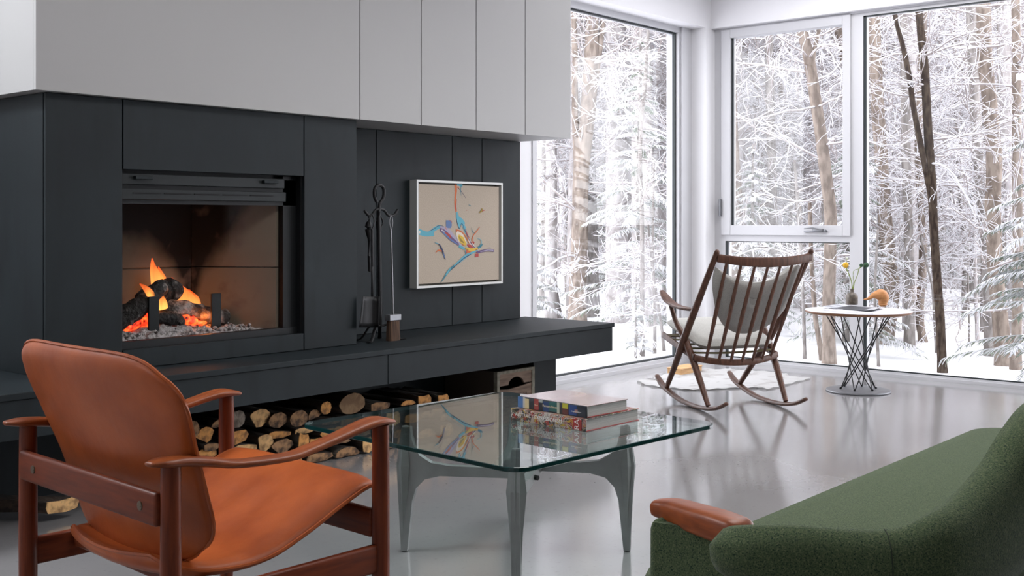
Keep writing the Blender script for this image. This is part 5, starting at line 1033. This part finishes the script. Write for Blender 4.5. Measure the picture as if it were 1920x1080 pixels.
FH = [4.6, 6.5, 3.2, 8.0]
def trunkm(h, r, mt, name='trunk'): ft = Fast(); ft.tube(np.array([[0, 0, -.1], [.02, 0, h*.5], [0, .02, h]]), r, r*.25, 8); return ft.mesh(name, mt)
FT = [trunkm(h, .045+h*.008, BK['grey']) for h in FH]
def fir(label, px, D, v, sc=1.0, rz=0, group=None):
    p = at(px, 500, D=D); g = ground_z(p[0], p[1]); r = thing('fir_tree', label, 'fir tree', (p[0], p[1], g), rz, group); r.scale = (sc, sc, sc)
    link('trunk', FT[v], r); link('boughs', FV[v], r); return r
fir('large fir thick with snow at the right picture edge, nearest '+RW, 1970, 9.9, 0, .66, .4)
fir('green fir showing its needles beside the window post, '+RW, 1604, 13.0, 1, .50, 1.1)
fir('young snow-covered fir low in the left half, '+VW, 1412, 15.0, 0, .55, 2.0)
fir('snowy fir at the lower right corner, '+VW, 1586, 14.2, 0, .58, .2)
fir('airy fir with layered snowy boughs in the right half '+LW, 1200, 14.5, 1, .62, 2.6)
fir('snowy fir at the left edge '+LW, 998, 17, 0, .52, 3.1)
fir('small fir sapling at the foot of the window '+LW, 1192, 13.0, 2, .26, .6)
fir('mid-distance fir behind the big forking tree '+LW, 1145, 21, 1, .55, 5)
fir('dim fir behind the forked tree, '+VW, 1470, 20, 1, .5, 4)
fir('fir in the far middle behind the dark double tree, '+RW, 1790, 24, 1, .45, 3.3)
fir('tall fir rising behind the massive mossy trunk, '+RW, 1885, 18, 1, .55, 1.9)

# the woods behind: individual trees, copied from a few kinds
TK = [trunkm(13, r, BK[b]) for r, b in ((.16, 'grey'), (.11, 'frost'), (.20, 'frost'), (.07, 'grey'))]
rg = np.random.default_rng(8)
def wood(px, D, far):
    p = at(px, 500, D=D); g = ground_z(p[0], p[1]); w_ = where(px)
    if far: lb, gp_ = 'frosted tree deep in the woods behind the nearer trunks, seen through %s' % w_, 'distant trees behind '+w_
    else: lb, gp_ = 'slender snow-laden tree in the middle distance, among others alike, through %s' % w_, 'middle-distance trees behind '+w_
    r = thing('woodland_tree', lb, 'tree', (p[0], p[1], g), rg.uniform(0, 6.28), gp_); s_ = rg.uniform(.85, 1.15); r.scale = (s_, s_, s_); r.rotation_euler[0] = rg.normal(0, .035)
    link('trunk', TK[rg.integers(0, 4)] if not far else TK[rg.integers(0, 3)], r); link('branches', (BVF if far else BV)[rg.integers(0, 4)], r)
for i in range(46): wood(985+(i+rg.uniform(0, 1))*(1990-985)/46, rg.uniform(15.5, 27), False)
for i in range(60): wood(960+(i+rg.uniform(0, 1))*(2010-960)/60, rg.uniform(27, 50), True)
for i in range(14):
    px = 990+(i+rg.uniform(0, 1))*70; p = at(px, 500, D=rg.uniform(13, 24)); w_ = where(px)
    r = thing('snowy_sapling', 'snow-laden bare sapling with fine twigs, one of many seen through %s' % w_, 'sapling', (p[0], p[1], ground_z(p[0], p[1])), rg.uniform(0, 6), 'saplings behind '+w_); s_ = rg.uniform(.5, .9); r.scale = (s_, s_, s_)
    link('stem', TK[3], r).scale = (.35, .35, .5); link('branches', BVD[rg.integers(0, 3)], r)
for i in range(10): 
    px = 1000+i*100+rg.uniform(-30, 30); fir('dim snowy fir far back in the woods, through %s' % where(px), px, rg.uniform(24, 38), (1, 0)[i % 2], .8, rg.uniform(0, 6), 'far firs behind '+where(px))
# trees to the sides and beyond the frame's view of the panes (seen mirrored in floor and glass)
